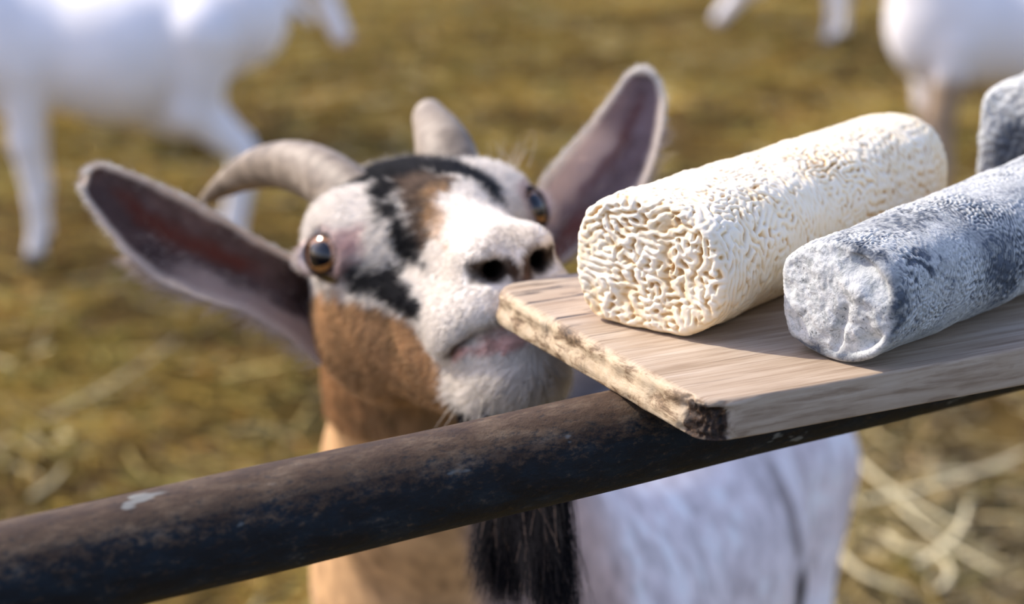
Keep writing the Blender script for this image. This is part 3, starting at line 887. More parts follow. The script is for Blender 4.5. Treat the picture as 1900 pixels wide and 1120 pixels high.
def coat(P_):
    q = w2h(P_)
    nz = noise3(q, 0.011, 71, 4) * 0.0060 + noise3(q, 0.0028, 72, 2) * 0.0026
    col = np.tile(WHITE, (len(q), 1)) * (1 + 0.05 * noise3(q, 0.02, 73, 2))[:, None]
    def lay(m, c):
        nonlocal col
        v = (1 + 0.36 * noise3(q * np.array([1.0, 1.0, 0.45]), 0.007, 74, 3) + 0.14 * noise3(q, 0.003, 75, 2))[:, None]
        col = col * (1 - m[:, None]) + (np.asarray(c) * v) * m[:, None]
    # neck, throat and shoulder: brown
    z = P_[:, 2]; x = P_[:, 0]; y = P_[:, 1]
    neck = sstep(0.004, -0.004, q[:, 0] - 0.073 + nz) * sstep(0.004, -0.004, q[:, 2] + nz - np.minimum(-0.0175, -0.0215 - 0.385 * (q[:, 0] - 0.017)))
    back = sstep(-0.070, -0.085, q[:, 0] + nz)
    lay(np.maximum(neck, back), BROWN)
    n2 = noise3(P_, 0.05, 81, 3)
    n2 = noise3(P_, 0.05, 81, 3)
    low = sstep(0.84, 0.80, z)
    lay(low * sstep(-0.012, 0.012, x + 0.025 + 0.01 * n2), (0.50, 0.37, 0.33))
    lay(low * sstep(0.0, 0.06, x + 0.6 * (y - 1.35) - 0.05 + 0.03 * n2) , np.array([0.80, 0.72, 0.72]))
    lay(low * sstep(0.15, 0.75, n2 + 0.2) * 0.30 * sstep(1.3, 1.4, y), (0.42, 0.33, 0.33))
    lay(low * blob(P_, [(-0.036, 1.22, 0.80, 0.007), (-0.031, 1.27, 0.64, 0.006)], 0.006, 0.004 * n2), WHITE)
    lay(blob(P_, [(0.03, 1.52, 0.76, 0.05), (0.07, 1.66, 0.76, 0.05)], 0.015, 0.01 * n2), (0.07, 0.06, 0.06))  # shade on the back behind the chin, painted into the coat colour
    lay(blob(P_, [(0.222, 1.63, 0.72, 0.012), (0.240, 1.60, 0.63, 0.013), (0.248, 1.59, 0.59, 0.010)], 0.014, 0.003 * n2) * 0.85, (0.11, 0.075, 0.065))  # flank fold between belly and thigh, its shade painted as a dark line
    lay(blob(P_, [(0.252, 1.59, 0.555, 0.016), (0.262, 1.60, 0.50, 0.020)], 0.006, 0.003 * n2), DARK)
    for kind, c in (('sable', SABLE), ('brown', BROWN), ('dark', DARK), ('pink', PINK), ('white', WHITE)):
        for chain in PATCH.get(kind, []):
            lay(blob(q, chain, 0.0035 if kind != 'pink' else 0.007, nz) * (0.62 if kind == 'brown' else 1.0), c)
    # nose leather, nostrils, lips
    a = q.copy(); a[:, 1] = np.abs(a[:, 1])
    lay(blob(a, [(0.150, 0.001, -0.038, 0.005), (0.149, 0.008, -0.030, 0.0078), (0.139, 0.0225, -0.0290, 0.0056)], 0.002, nz * .3), (0.045, 0.027, 0.018))
    lay(blob(a, [(0.149, 0.0, -0.040, 0.006), (0.148, 0.0, -0.052, 0.004)], 0.003, nz * .3), (0.12, 0.07, 0.05))
    lay(blob(a, [(0.140, 0.0, -0.013, 0.008), (0.146, 0.010, -0.021, 0.006)], 0.006, nz) * 0.6, (0.36, 0.30, 0.24))
    lay(blob(a, [(0.138, 0.0215, -0.0300, 0.0036), (0.145, 0.0115, -0.0300, 0.0058), (0.120, 0.0100, -0.0260, 0.010)], 0.0015, 0 * nz), (0.012, 0.008, 0.006))  # nostril hollows coloured near-black to stand for the shade inside
    lay(blob(a, [(0.146, 0.0, -0.061, 0.0065), (0.138, 0.018, -0.0625, 0.0065), (0.118, 0.027, -0.0625, 0.0022), (0.095, 0.031, -0.067, 0.002)], 0.0018, nz * .3) * 0.9, (0.60, 0.33, 0.27))
    lay(blob(a, [MOUTH[i] + (0.0016,) for i in range(len(MOUTH))], 0.0012, 0 * nz), (0.10, 0.045, 0.035))
    for c, dd in EYES:
        r_, al, perp = eye_coords(q, c, dd); pr = np.linalg.norm(perp, axis=1)
        near = (r_ < 0.024) & (al > 0)
        lay(sstep(0.0175, 0.0140, pr) * near * 0.7, (0.60, 0.42, 0.37))
        lay(sstep(0.0132, 0.0116, pr) * near, (0.022, 0.011, 0.008))
    return np.clip(col, 0.004, 0.9), q

def fur_curves(name, roots, dirs, nrm, length, radius, cols, mat, parent, npt=4, droop=0.0, jitter=0.15, seed=1):
    r = np.random.default_rng(seed); n = len(roots)
    cur = bpy.data.hair_curves.new(name)
    cur.add_curves([npt] * n)
    L = np.broadcast_to(np.asarray(length, float), (n,))
    d = dirs / np.linalg.norm(dirs, axis=1)[:, None]
    j = r.standard_normal((n, 3)) * jitter
    Pp = np.zeros((n, npt, 3)); Pp[:, 0] = roots
    cd = d + nrm * 0.5
    for i in range(1, npt):
        k = i / (npt - 1)
        cd = d + nrm * 0.5 * (1 - k) + j * k + np.array([0, 0, -droop * k])
        cd /= np.linalg.norm(cd, axis=1)[:, None]
        Pp[:, i] = Pp[:, i - 1] + cd * (L / (npt - 1))[:, None]
    cur.position_data.foreach_set('vector', Pp.astype(np.float32).ravel()) if hasattr(cur, 'position_data') else cur.attributes['position'].data.foreach_set('vector', Pp.astype(np.float32).ravel())
    ra = cur.attributes.get('radius') or cur.attributes.new('radius', 'FLOAT', 'POINT')
    prof = np.linspace(1, 0.15, npt) ** 0.8
    ra.data.foreach_set('value', (np.broadcast_to(np.asarray(radius, float), (n,))[:, None] * prof[None]).astype(np.float32).ravel())
    ca = cur.attributes.new('tint', 'FLOAT_COLOR', 'POINT')
    C4 = np.concatenate([np.repeat(cols, npt, 0), np.ones((n * npt, 1))], 1)
    ca.data.foreach_set('color', C4.astype(np.float32).ravel())
    cur.materials.append(mat)
    o = bpy.data.objects.new(name, cur)
    scn.collection.objects.link(o)
    if parent is not None: child(o, parent)
    return o

def ear_mesh(secs, depth, cup, thick, nu=41):
    """secs: list of (edgeA, edgeB) frame points from tip to base; returns front/back shell verts, faces, and (v,u,side)"""
    A = np.array([P(*s[0], t) for s, t in zip(secs, depth)]); B = np.array([P(*s[1], t) for s, t in zip(secs, depth)])
    n = 60; tt = np.linspace(0, 1, len(secs)); t2 = np.linspace(0, 1, n)
    sm = lambda M: np.stack([np.interp(t2, tt, M[:, k]) for k in range(3)], 1)
    A = sm(A); B = sm(B)
    ker = np.array([1, 2, 3, 2, 1.]); ker /= ker.sum()
    for M in (A, B):
        for k in range(3):
            M[:, k] = np.convolve(np.pad(M[:, k], 2, 'edge'), ker, 'valid')
    u = np.linspace(-1, 1, nu)
    W = np.linalg.norm(B - A, axis=1)
    away = np.array([0, CP, -SP])
    V = []; I = []
    for side in (0, 1):
        for i in range(n):
            c = (A[i] + B[i]) / 2; h = (B[i] - A[i]) / 2
            uu = u if side == 0 else u[::-1]
            cu = cup * min(1, W[i] / 0.04) * (0.3 + 0.7 * t2[i]) if t2[i] > 0 else 0
            prof = (1 - np.abs(uu) ** 2.2)
            off = cu * prof + (thick * (0.35 + 0.65 * prof ** 0.5)) * side
            wv = 1 + 0.0 * uu
            V.append(c + h * (uu * wv)[:, None] + away * off[:, None]); I.append(np.stack([np.full(nu, t2[i]), uu, np.full(nu, side)], 1))
    V = np.array(V); I = np.concatenate(I)
    # ring layout: each section = front row then back row
    ring = np.concatenate([V[:n], V[n:]], 1); k = 2 * nu
    verts = ring.reshape(-1, 3); info = np.concatenate([I.reshape(2, n, nu, 3)[0], I.reshape(2, n, nu, 3)[1]], 1).reshape(-1, 3)
    F = grid_faces(n, k)
    return verts, F, info, n, k

def horn_mesh(path, n=70, k=28, flat=0.8, ridges=26, blunt=False):
    pts = np.array([P(x, y, t) for x, y, t, r in path]); rad = np.array([q[3] for q in path])
    s = np.r_[0, np.cumsum(np.linalg.norm(np.diff(pts, axis=0), axis=1))]; s /= s[-1]
    t = np.linspace(0, 1, n)
    # Catmull-Rom style smoothing through dense interpolation
    C = np.stack([np.interp(t, s, pts[:, a]) for a in range(3)], 1); R = np.interp(t, s, rad)
    for _ in range(40):
        C[1:-1] = 0.5 * C[1:-1] + 0.25 * (C[:-2] + C[2:]); R[1:-1] = 0.5 * R[1:-1] + 0.25 * (R[:-2] + R[2:])
    if blunt: R = R * np.sqrt(np.clip(1 - ((t - 0.86) / 0.14).clip(0, 1) ** 2, 0.0004, 1))
    T = np.gradient(C, axis=0); T /= np.linalg.norm(T, axis=1)[:, None]
    a = np.cross(T, [0, 1, 0.0]); a /= np.linalg.norm(a, axis=1)[:, None]; b = np.cross(T, a)
    th = np.arange(k) / k * 2 * np.pi
    rr = R * (1 + 0.022 * np.sin(t * ridges * 2 * np.pi + np.sin(t * 30)) * (1 - t))
    V = C[:, None] + (a[:, None] * np.cos(th)[None, :, None] + b[:, None] * np.sin(th)[None, :, None] * flat) * rr[:, None, None]
    V = np.concatenate([V.reshape(-1, 3), C[-1:]])
    F = grid_faces(n, k)
    j = np.arange(k); F = [tuple(map(int, f)) for f in F] + [((n - 1) * k + q, (n - 1) * k + (q + 1) % k, n * k) for q in range(k)]
    return V, F, np.r_[np.repeat(t, k), 1]

def coat_material():
    m = NT('goat_coat')
    c = m.attr('tint').outputs['Color']
    m.set(Base_Color=c, Roughness=0.7)
    m.b.inputs['Specular IOR Level'].default_value = 0.08
    tr = m.n('ShaderNodeBsdfTranslucent'); m.l(c, tr.inputs[0])
    mx = m.n('ShaderNodeMixShader'); m.l(m.math('MULTIPLY', m.attr('thin').outputs['Fac'], 0.55), mx.inputs[0])
    m.l(m.b.outputs[0], mx.inputs[1]); m.l(tr.outputs[0], mx.inputs[2]); m.l(mx.outputs[0], m.out.inputs[0])
    m.l(m.bump(m.noise(m.coord((1, 1, 1)), 420, 4, 0.6), 0.35, 0.0008), m.b.inputs['Normal'])
    return m.m

def build_goat(fur=True):
    root = empty('goat', (0.09, 1.65, 0.0))
    tag(root, 'brown, white and black horned goat stretching its nose up to the board', 'goat')
    cm = coat_material()
    # head and upper neck finely, the rest of the same body more coarsely
    zc = 0.835
    V1, F1 = mesh_sdf(goat_sdf, (-0.19, 0.93, 0.80), (0.13, 1.36, 1.11), 0.0018)
    V1, F1 = submesh(V1, F1, (V1[:, 2] > zc) & (V1[:, 1] < 1.352))
    V2, F2 = mesh_sdf(goat_sdf, (-0.22, 0.95, 0.0), (0.42, 2.12, 0.88), 0.0065)
    V2, F2 = submesh(V2, F2, (V2[:, 2] < zc + 0.006) & (V2[:, 2] > 0.004))
    c1, _ = coat(V1); c2, _ = coat(V2)
    parts = [(V1, F1, c1), (V2, F2, c2)]
    # ears belong to the same body mesh
    e1 = [((159, 322), (153, 343)), ((185, 303), (163, 372)), ((230, 314), (190, 415)), ((290, 338), (232, 470)), ((350, 366), (292, 522)), ((410, 398), (372, 554)), ((470, 436), (455, 578)), ((530, 468), (535, 625)), ((580, 490), (600, 680))]
    d1 = [1.215, 1.215, 1.21, 1.205, 1.205, 1.205, 1.205, 1.205, 1.205]
    e2 = [((1182, 131), (1198, 131)), ((1158, 145), (1222, 152)), ((1133, 180), (1233, 190)), ((1105, 217), (1230, 235)), ((1070, 258), (1218, 290)), ((1035, 297), (1198, 345)), ((1005, 332), (1155, 400)), ((988, 365), (1090, 450)), ((985, 410), (1040, 492))]
    d2 = [1.27, 1.27, 1.265, 1.26, 1.255, 1.25, 1.245, 1.24, 1.235]
    ear_info = []
    for which, (sec, dep) in enumerate(((e1, d1), (e2, d2))):
        v, f, inf, n, k = ear_mesh(sec, dep, 0.026 if which == 0 else 0.020, 0.0035)
        t, u, side = inf.T
        nz = noise3(v, 0.012, 91, 3)
        rim = sstep(0.72, 0.90, np.abs(u) + 0.04 * nz) + sstep(0.075, 0.03, t)
        rim = np.clip(rim, 0, 1)
        inner = np.tile([[0.15, 0.105, 0.10]] if which == 0 else [[0.27, 0.20, 0.21]], (len(v), 1)) * (1 + 0.3 * nz)[:, None]
        red = blob(np.stack([t * 3, u, 0 * t], 1), [(0.85, -0.15 if which == 0 else 0.15, 0, 0.12), (1.4, 0.0, 0, 0.18), (2.1, -0.1, 0, 0.12)], 0.28, 0.15 * nz)
        inner = inner * (1 - red[:, None]) + np.array([0.16, 0.055, 0.04] if which == 0 else [0.20, 0.08, 0.07]) * red[:, None]
        if which == 1:
            pl = sstep(0.15, -0.3, u + 0.2 * nz) * sstep(0.35, 0.5, t)
            inner = inner * (1 - pl[:, None]) + np.array([0.66, 0.52, 0.47]) * pl[:, None]
            low = sstep(0.72, 0.85, t) * sstep(0.0, 0.4, u); inner = inner * (1 - low[:, None]) + np.array([0.30, 0.11, 0.09]) * low[:, None]
        else:
            low = sstep(0.45, 0.62, t) * sstep(0.25, 0.6, u + 0.15 * nz)
            inner = inner * (1 - low[:, None]) + np.array([0.62, 0.50, 0.44]) * low[:, None]
            bk = sstep(0.78, 0.90, t + 0.05 * nz) * sstep(0.5, 0.0, u)
            inner = inner * (1 - bk[:, None]) + np.array([0.03, 0.02, 0.018]) * bk[:, None]
        col = inner * (1 - rim[:, None]) + np.array([0.86, 0.76, 0.66]) * rim[:, None]
        outc = np.array([0.60, 0.50, 0.42]) if which == 0 else np.array([0.75, 0.70, 0.66])
        col = col * (1 - side[:, None]) + outc * side[:, None]
        f = f[:, ::-1] if which == 0 else f
        # close the tip ring
        parts.append((v, f, col)); ear_info.append((v, f, inf, col))
    off = 0; Vs, Fs, Cs = [], [], []
    for v, f, c in parts:
        Vs.append(v); Fs.append(f + off); Cs.append(c); off += len(v)
    body = mesh_obj('body', np.concatenate(Vs), np.concatenate(Fs), cm, attrs={'tint': np.concatenate(Cs), 'thin': np.concatenate([np.full(len(p_[0]), 0.0 if i < 2 else 1.0) for i, p_ in enumerate(parts)])})
    child(body, root)
    # horns
    hm = NT('horn_keratin')
    cc = m_ = hm.ramp(hm.noise(hm.coord((1, 1, 1)), 40, 6, 0.65, 0.8), [(0.3, (0.08, 0.06, 0.045)), (0.5, (0.21, 0.165, 0.12)), (0.7, (0.36, 0.30, 0.23))])
    hm.set(Base_Color=cc, Roughness=0.6)
    hm.l(hm.bump(hm.noise(hm.coord((1, 1, 1)), 160, 5, 0.6), 0.35, 0.0012), hm.b.inputs['Normal'])
    h1 = [(675, 385, 1.18, 0.0180), (635, 352, 1.195, 0.0185), (600, 326, 1.215, 0.0178), (560, 308, 1.235, 0.0170), (510, 305, 1.262, 0.0150), (465, 315, 1.29, 0.0125), (425, 337, 1.315, 0.0092), (392, 360, 1.335, 0.0058), (368, 378, 1.35, 0.0018)]
    h2 = [(838, 330, 1.205, 0.0200), (828, 290, 1.215, 0.0190), (815, 255, 1.23, 0.0165), (800, 228, 1.25, 0.0130), (790, 208, 1.275, 0.0110)]
    for i, hp in enumerate((h1, h2)):
        v, f, t = horn_mesh(hp, blunt=(i == 1), flat=0.85)
        o = mesh_obj('horn', v, f, hm.m); child(o, root)
    # eyes
    em = NT('goat_eye')
    co = em.coord(); sp = em.n('ShaderNodeSeparateXYZ'); em.l(co, sp.inputs[0])
    X, Y, Z = sp.outputs
    rad = em.math('SQRT', em.math('ADD', em.math('MULTIPLY', X, X), em.math('MULTIPLY', Y, Y)))
    fib = em.noise(em.coord((1, 1, 0.2)), 500, 4)
    iris = em.ramp(fib, [(0.3, (0.22, 0.085, 0.02)), (0.7, (0.42, 0.19, 0.06))])
    pe = em.math('ADD', em.math('POWER', em.math('DIVIDE', em.math('ABSOLUTE', X), 0.0084), 3.0), em.math('POWER', em.math('DIVIDE', em.math('ABSOLUTE', Y), 0.0070), 3.0))
    pm = em.math('MULTIPLY', em.math('SUBTRACT', 1.15, pe), 6, True)
    rim = em.math('MULTIPLY', em.math('SUBTRACT', rad, 0.0098), 1500, True)
    c = em.mix(rim, em.mix(pm, iris, (0.004, 0.004, 0.006)), (0.02, 0.010, 0.007))
    em.set(Base_Color=c, Roughness=0.10)
    em.b.inputs['Coat Weight'].default_value = 0.25; em.b.inputs['Coat Roughness'].default_value = 0.02
    for c, dd in EYES:
        W = h2w(c); g = HR @ dd
        th = np.linspace(0, math.pi, 40); ph = np.arange(48) / 48 * 2 * math.pi; R = EYE_R * HS
        bulge = lambda a: R * (1 + 0.07 * np.exp(-(a / 0.55) ** 2))
        v = np.array([[bulge(a) * math.sin(a) * math.cos(b), bulge(a) * math.sin(a) * math.sin(b), bulge(a) * math.cos(a)] for a in th for b in ph])
        o = mesh_obj('eye', v, grid_faces(40, 48)[:, ::-1], em.m)
        zz = Vector(g); upv = Vector(HR[:, 2]); xx = upv.cross(zz).normalized(); yy = zz.cross(xx)
        M = Matrix((xx, yy, zz)).transposed().to_4x4(); M.translation = Vector(W) - Vector(root.location)
        o.matrix_world = M; o.parent = root
    if not fur: return root
    fm = NT('goat_hair'); fm.set(Base_Color=fm.attr('tint').outputs['Color'], Roughness=0.55)
    fm.b.inputs['Specular IOR Level'].default_value = 0.08
    fr = np.random.default_rng(4)
    N1 = vnormals(V1, F1)
    tri = V1[F1]; ar = 0.5 * np.linalg.norm(np.cross(tri[:, 2] - tri[:, 0], tri[:, 3] - tri[:, 1]), axis=1)
    n = 150000
    fi = fr.choice(len(F1), n, p=ar / ar.sum()); w = fr.dirichlet((1, 1, 1, 1), n)
    rt = (tri[fi] * w[:, :, None]).sum(1); nn = N1[F1[fi, 0]]
    q = w2h(rt); a = q.copy(); a[:, 1] = np.abs(a[:, 1])
    bad = np.zeros(len(q), bool)
    for c, dd in EYES:
        r_, al, perp = eye_coords(q, c, dd); bad |= (r_ < 0.026) & (np.linalg.norm(perp, axis=1) < 0.0140) & (al > 0)
    nos = blob(a, [(0.150, 0.002, -0.036, 0.006), (0.146, 0.0115, -0.030, 0.0075), (0.137, 0.0225, -0.0295, 0.0052), (0.146, 0.0115, -0.0290, 0.0056), (0.120, 0.0100, -0.0260, 0.009)], 0.001, 0 * q[:, 0]) > .5
    nos |= blob(a, [(0.146, 0.0, -0.060, 0.006), (0.138, 0.018, -0.060, 0.005), (0.118, 0.027, -0.0625, 0.002)], 0.001, 0 * q[:, 0]) > .5
    kp = ~(bad | nos)
    rt, nn, q, a = rt[kp], nn[kp], q[kp], a[kp]; n = len(rt)
    head_w = sstep(-0.09, -0.03, q[:, 0])[:, None] * sstep(-0.14, -0.09, q[:, 2])[:, None]
    flow = (-HR[:, 0][None] * 1.0 + HR[:, 1][None] * (np.sign(q[:, 1]) * np.minimum(np.abs(q[:, 1]) / 0.03, 1))[:, None] * 0.35 + np.array([[0, 0, -0.35]])) * head_w + np.array([[0.1, 0.25, -1.0]]) * (1 - head_w)
    flow = flow - nn * (flow * nn).sum(1)[:, None]; flow /= np.linalg.norm(flow, axis=1)[:, None] + 1e-9
    col, _ = coat(rt)
    col = col * (0.72 + 0.5 * fr.random(n))[:, None]
    chin = sstep(0.06, 0.09, a[:, 0]) * sstep(-0.072, -0.085, a[:, 2])
    L = 0.0032 + 0.0035 * sstep(0.13, 0.03, a[:, 0]) + 0.006 * sstep(-0.06, -0.10, a[:, 2]) + 0.006 * chin
    poll = sstep(0.03, 0.05, a[:, 2]) * sstep(-0.0, -0.03, a[:, 0]); L = L + 0.012 * poll
    L = L * (0.7 + 0.6 * fr.random(n))
    o = fur_curves('fur', rt, flow, nn, L, 0.00016, col, fm.m, root, npt=4, jitter=0.22)
    # fur on the ears: rims and inner fringe
    R_, D_, N_, L_, C_ = [], [], [], [], []
    for wi, (v, f, inf, col) in enumerate(ear_info):
        nv = vnormals(v, f); t, u, side = inf.T
        base = v[inf[:, 0].argmax()]; axis = v[t < 0.02].mean(0) - v[t > 0.98].mean(0); axis /= np.linalg.norm(axis)
        wgt = np.where(side > .5, 1.0, 0.12 + 1.2 * (np.abs(u) > 0.75) + (1.0 * (t > 0.42) * (t < 0.85) * (u > 0.2) if wi == 0 else 0.5 * (t > 0.6)))
        k = fr.choice(len(v), 9000, p=wgt / wgt.sum())
        jit = fr.standard_normal((len(k), 3)) * 0.0006
        R_.append(v[k] + jit); edge = np.abs(u[k]) > 0.75
        dirn = axis[None] * 0.9 + fr.standard_normal((len(k), 3)) * 0.2 + np.array([0, 0, -0.5]) * ((u[k] > 0.2) & (side[k] < .5))[:, None]
        D_.append(dirn); N_.append(nv[k] * 0.6)
        L_.append((0.003 + 0.003 * fr.random(len(k))) * np.where((side[k] < .5) & (u[k] > 0.1) & (t[k] > 0.4), 3.2, 1.0))
        cc = col[k] * (0.8 + 0.5 * fr.random(len(k)))[:, None]
        lng = (side[k] < .5) & (u[k] > 0.1) & (t[k] > 0.4)
        cc = np.where(lng[:, None], np.array([0.62, 0.50, 0.42]) * (0.5 + 0.6 * fr.random(len(k)))[:, None], cc)
        C_.append(cc)
    fur_curves('fur', np.concatenate(R_), np.concatenate(D_), np.concatenate(N_), np.concatenate(L_), 0.00013, np.clip(np.concatenate(C_), 0, .9), fm.m, root, npt=4, jitter=0.3, seed=6)
    # long fine brow and chin whiskers
    wr_, wd_ = [], []
    for k in range(16): wr_.append(h2w((0.006 + 0.008 * fr.standard_normal(), 0.050 + 0.004 * fr.standard_normal(), 0.024))); wd_.append(HR @ np.array([0.1, 0.25, 1.0]) + 0.28 * fr.standard_normal(3))
    for k in range(14): wr_.append(h2w((0.118 + 0.012 * fr.standard_normal(), -0.018 + 0.010 * fr.standard_normal(), -0.088))); wd_.append(np.array([-0.3, -0.5, -1.0]) + 0.45 * fr.standard_normal(3))
    n = len(wr_); fur_curves('whiskers', np.array(wr_), np.array(wd_), np.zeros((n, 3)), 0.016 + 0.012 * fr.random(n), 0.00014, np.tile([0.75, 0.66, 0.52], (n, 1)), fm.m, root, npt=6, jitter=0.3, seed=12)
    # beard: two black locks falling from the chin behind the rail
    n = 5200
    s = fr.random(n)
    lock = fr.random(n) < 0.52
    hx = np.where(lock, 0.058 + 0.020 * fr.random(n), 0.076 + 0.030 * fr.random(n)); hy = -0.003 + 0.011 * fr.standard_normal(n)
    rt = h2w(np.stack([hx, np.clip(hy, -0.022, 0.02), -0.092 - 0.003 * fr.random(n)], 1))
    npt = 9; cur_dir = np.array([0.0, 0.0, -1.0])
    clump = fr.integers(0, 46, n); ccen = fr.standard_normal((46, 3)) * np.array([0.0075, 0.006, 0.012])
    tgt = np.where(lock[:, None], P(925, 1060, 1.07)[None], P(1025, 1090, 1.04)[None]) + ccen[clump] + fr.standard_normal((n, 3)) * np.array([0.0028, 0.002, 0.009])
    tk = np.linspace(0, 1, npt)
    Pt = rt[:, None] * (1 - tk)[None, :, None] + tgt[:, None] * tk[None, :, None]
    swing = (np.sin(tk * math.pi))[None, :, None] * (np.array([0.004, -0.004, 0.0])[None, None] + fr.standard_normal((n, 1, 3)) * 0.002)
    Pt = Pt + swing
    Pt[:, :, 0] += (np.sin(tk * 9)[None] * fr.standard_normal((n, 1)) * 0.0006)
    cur = bpy.data.hair_curves.new('beard'); cur.add_curves([npt] * n)
    cur.attributes['position'].data.foreach_set('vector', Pt.astype(np.float32).ravel())
    ra = cur.attributes.get('radius') or cur.attributes.new('radius', 'FLOAT', 'POINT')
    ra.data.foreach_set('value', np.tile(0.00022 * np.linspace(1, 0.25, npt), n).astype(np.float32))
    ca = cur.attributes.new('tint', 'FLOAT_COLOR', 'POINT')
    bc = np.where((fr.random(n) < 0.04)[:, None], [[0.20, 0.14, 0.11]], [[0.009, 0.008, 0.010]])
    ca.data.foreach_set('color', np.concatenate([np.repeat(bc, npt, 0), np.ones((n * npt, 1))], 1).astype(np.float32).ravel())
    cur.materials.append(fm.m)
    o = bpy.data.objects.new('beard', cur); scn.collection.objects.link(o); child(o, root)
    return root
goat_root = build_goat(True)


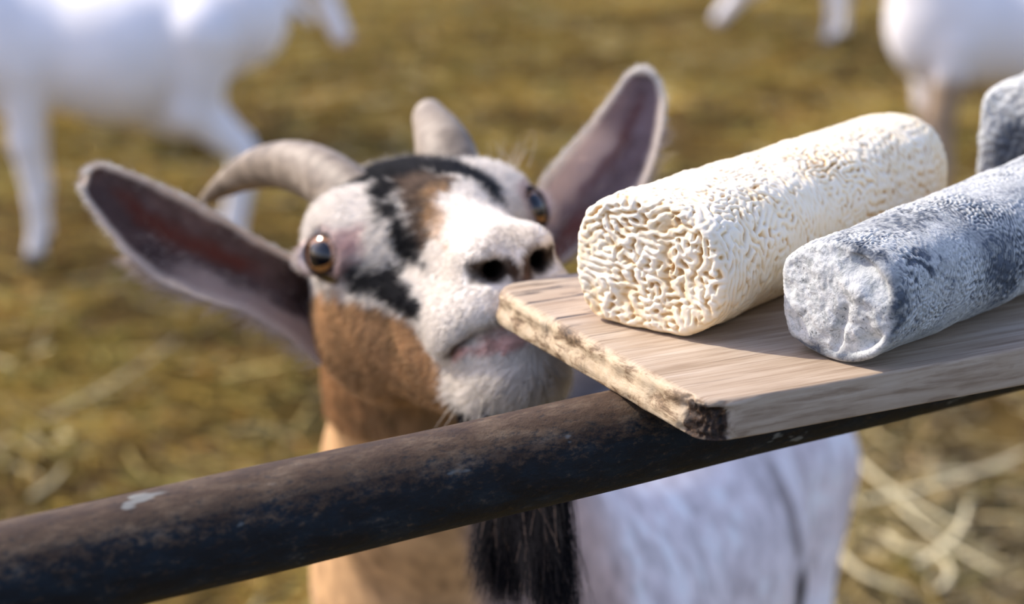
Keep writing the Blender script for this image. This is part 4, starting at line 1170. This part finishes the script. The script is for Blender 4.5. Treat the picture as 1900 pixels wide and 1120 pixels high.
# ------------------------------------------------------------------ goats further back in the pen
def herd_goat(loc, heading, head, muzzle, label, tint=(0.84, 0.81, 0.80), leg_tint=None, spread=0.02, seed=1, stance=(0.27, -0.33), patch=None):
    """local frame: x forwards, y left, z up; head/muzzle are points of that frame"""
    H_ = np.array(head, float); M_ = np.array(muzzle, float)
    ax = (M_ - H_) / np.linalg.norm(M_ - H_); sd = np.cross([0, 0, 1.0], ax); sd /= np.linalg.norm(sd) + 1e-9; upv = np.cross(ax, sd)
    def f(p):
        d = sd_ell(p, (0.25, 0, 0.52), (0.17, 0.125, 0.165))
        d = smin(d, sd_cone(p, (0.22, 0, 0.52), (-0.02, 0, 0.50), 0.14, 0.165), 0.06)
        d = smin(d, sd_cone(p, (-0.02, 0, 0.50), (-0.30, 0, 0.57), 0.165, 0.125), 0.06)
        d = smin(d, sd_ell(p, (-0.16, 0, 0.355), (0.10, 0.085, 0.075)), 0.05)
        d = smin(d, sd_cone(p, (0.30, 0, 0.60), H_ - ax * 0.02, 0.095, 0.055), 0.06)
        d = smin(d, sd_ell(p, H_ + ax * 0.01, (0.07, 0.052, 0.055)), 0.03)
        d = smin(d, sd_cone(p, H_ + ax * 0.02, M_ - ax * 0.02, 0.046, 0.028), 0.03)
        for sg in (-1, 1):
            e0 = H_ - ax * 0.01 + sd * 0.045 * sg + upv * 0.02
            d = smin(d, sd_cone(p, e0, e0 + sd * 0.14 * sg - ax * 0.03 - np.array([0, 0, 0.03]), 0.018, 0.010), 0.015)
            y = 0.085 * sg; k = spread * sg
            fx, hx = stance
            pts = [((fx, y, 0.48), 0.062), ((fx + 0.01 + k, y, 0.30), 0.036), ((fx - 0.005 + k, y, 0.16), 0.021), ((fx + k, y, 0.045), 0.017), ((fx + 0.012 + k, y, 0.005), 0.024)]
            for i in range(4): d = smin(d, sd_cone(p, pts[i][0], pts[i + 1][0], pts[i][1], pts[i + 1][1]), 0.02)
            pts = [((hx + 0.04, y, 0.54), 0.095), ((hx + 0.07 - k, y, 0.37), 0.060), ((hx - 0.06 - k, y, 0.245), 0.027), ((hx - 0.02 - k, y, 0.045), 0.018), ((hx - 0.005 - k, y, 0.005), 0.024)]
            for i in range(4): d = smin(d, sd_cone(p, pts[i][0], pts[i + 1][0], pts[i][1], pts[i + 1][1]), 0.022)
        d = smin(d, sd_cone(p, (-0.41, 0, 0.64), (-0.48, 0, 0.56), 0.022, 0.012), 0.02)
        return d
    V, F = mesh_sdf(f, (-0.56, -0.34, -0.03), (0.88, 0.34, 0.98), 0.0105)
    keep = V[:, 2] > -0.02
    nz = noise3(V, 0.09, seed, 3)
    col = np.tile(tint, (len(V), 1)) * (1 + 0.06 * nz)[:, None]
    if leg_tint is not None:
        m = sstep(0.36, 0.26, V[:, 2] + 0.04 * nz)
        col = col * (1 - m[:, None]) + np.array(leg_tint) * m[:, None]
    if patch is not None:
        m = blob(V, [patch], 0.04, 0.05 * nz); col = col * (1 - m[:, None]) + np.array((0.34, 0.24, 0.15)) * m[:, None]
    dk = np.linalg.norm(V - M_, axis=1) < 0.03
    col[dk] = (0.45, 0.33, 0.30)
    col[V[:, 2] < 0.03] = (0.10, 0.08, 0.06)
    root = empty('goat', loc); root.rotation_euler = (0, 0, heading)
    tag(root, label, 'goat', 'white goats standing in the straw')
    o = mesh_obj('body', V, F, HERD_MAT, root, attrs={'tint': col})
    # horns and eyes
    dark = HERD_DARK
    for sg in (-1, 1):
        b = H_ - ax * 0.035 + sd * 0.025 * sg + upv * 0.045
        n = 16; k = 10; t = np.linspace(0, 1, n)
        C = b[None] + (upv[None] * np.sin(t * 1.9)[:, None] - ax[None] * (1 - np.cos(t * 1.9))[:, None]) * 0.09 + sd[None] * sg * 0.03 * t[:, None]
        T = np.gradient(C, axis=0); T /= np.linalg.norm(T, axis=1)[:, None]
        A = np.cross(T, sd); A /= np.linalg.norm(A, axis=1)[:, None]; B = np.cross(T, A); th = np.arange(k) / k * 2 * np.pi
        v = C[:, None] + (A[:, None] * np.cos(th)[None, :, None] + B[:, None] * np.sin(th)[None, :, None]) * (0.015 * (1 - t * 0.9))[:, None, None]
        mesh_obj('horn', v.reshape(-1, 3), grid_faces(n, k), HERD_HORN, root)
        c = H_ + ax * 0.035 + sd * 0.043 * sg + upv * 0.015
        th = np.linspace(0, math.pi, 8); ph = np.arange(12) / 12 * 2 * math.pi
        v = np.array([c + 0.012 * np.array([math.sin(a) * math.cos(b2), math.sin(a) * math.sin(b2), math.cos(a)]) for a in th for b2 in ph])
        mesh_obj('eye', v, grid_faces(8, 12)[:, ::-1], dark, root)
    return root
_m = NT('white_goat_coat'); _m.set(Base_Color=_m.attr('tint').outputs['Color'], Roughness=0.8)
_m.l(_m.bump(_m.noise(_m.coord(), 90, 5, 0.6), 0.4, 0.006), _m.b.inputs['Normal']); HERD_MAT = _m.m
_m = NT('dark_eye'); _m.set(Base_Color=(0.02, 0.015, 0.01), Roughness=0.1); HERD_DARK = _m.m
_m = NT('grey_horn'); _m.set(Base_Color=_m.ramp(_m.noise(_m.coord(), 50, 4), [(0.3, (0.2, 0.16, 0.12)), (0.7, (0.42, 0.36, 0.30))]), Roughness=0.6); HERD_HORN = _m.m
def build_herd():
    herd_goat((-0.965, 4.78, 0.0), math.radians(180 + 10), (0.50, 0.02, 0.86), (0.67, 0.04, 0.78), 'large white goat standing at the far left with its belly and legs in view', stance=(0.20, -0.25), spread=0.004)
    herd_goat((-1.24, 6.3, 0.0), math.radians(-14), (0.66, -0.02, 0.50), (0.76, -0.03, 0.31), 'white goat at the back lowering its muzzle beside the far left goat', seed=2)
    herd_goat((1.58, 8.0, 0.0), math.radians(180 - 12), (0.62, 0.03, 0.24), (0.76, 0.04, 0.07), 'white goat grazing with its muzzle in the straw at the upper right', seed=3)
    herd_goat((1.37, 5.15, 0.0), math.radians(180 + 12), (0.50, 0.0, 0.88), (0.64, 0.02, 0.84), 'white goat with brownish legs standing behind the cheeses at the far right', seed=4, leg_tint=(0.36, 0.27, 0.20), patch=(0.30, 0.08, 0.34, 0.09))
build_herd()
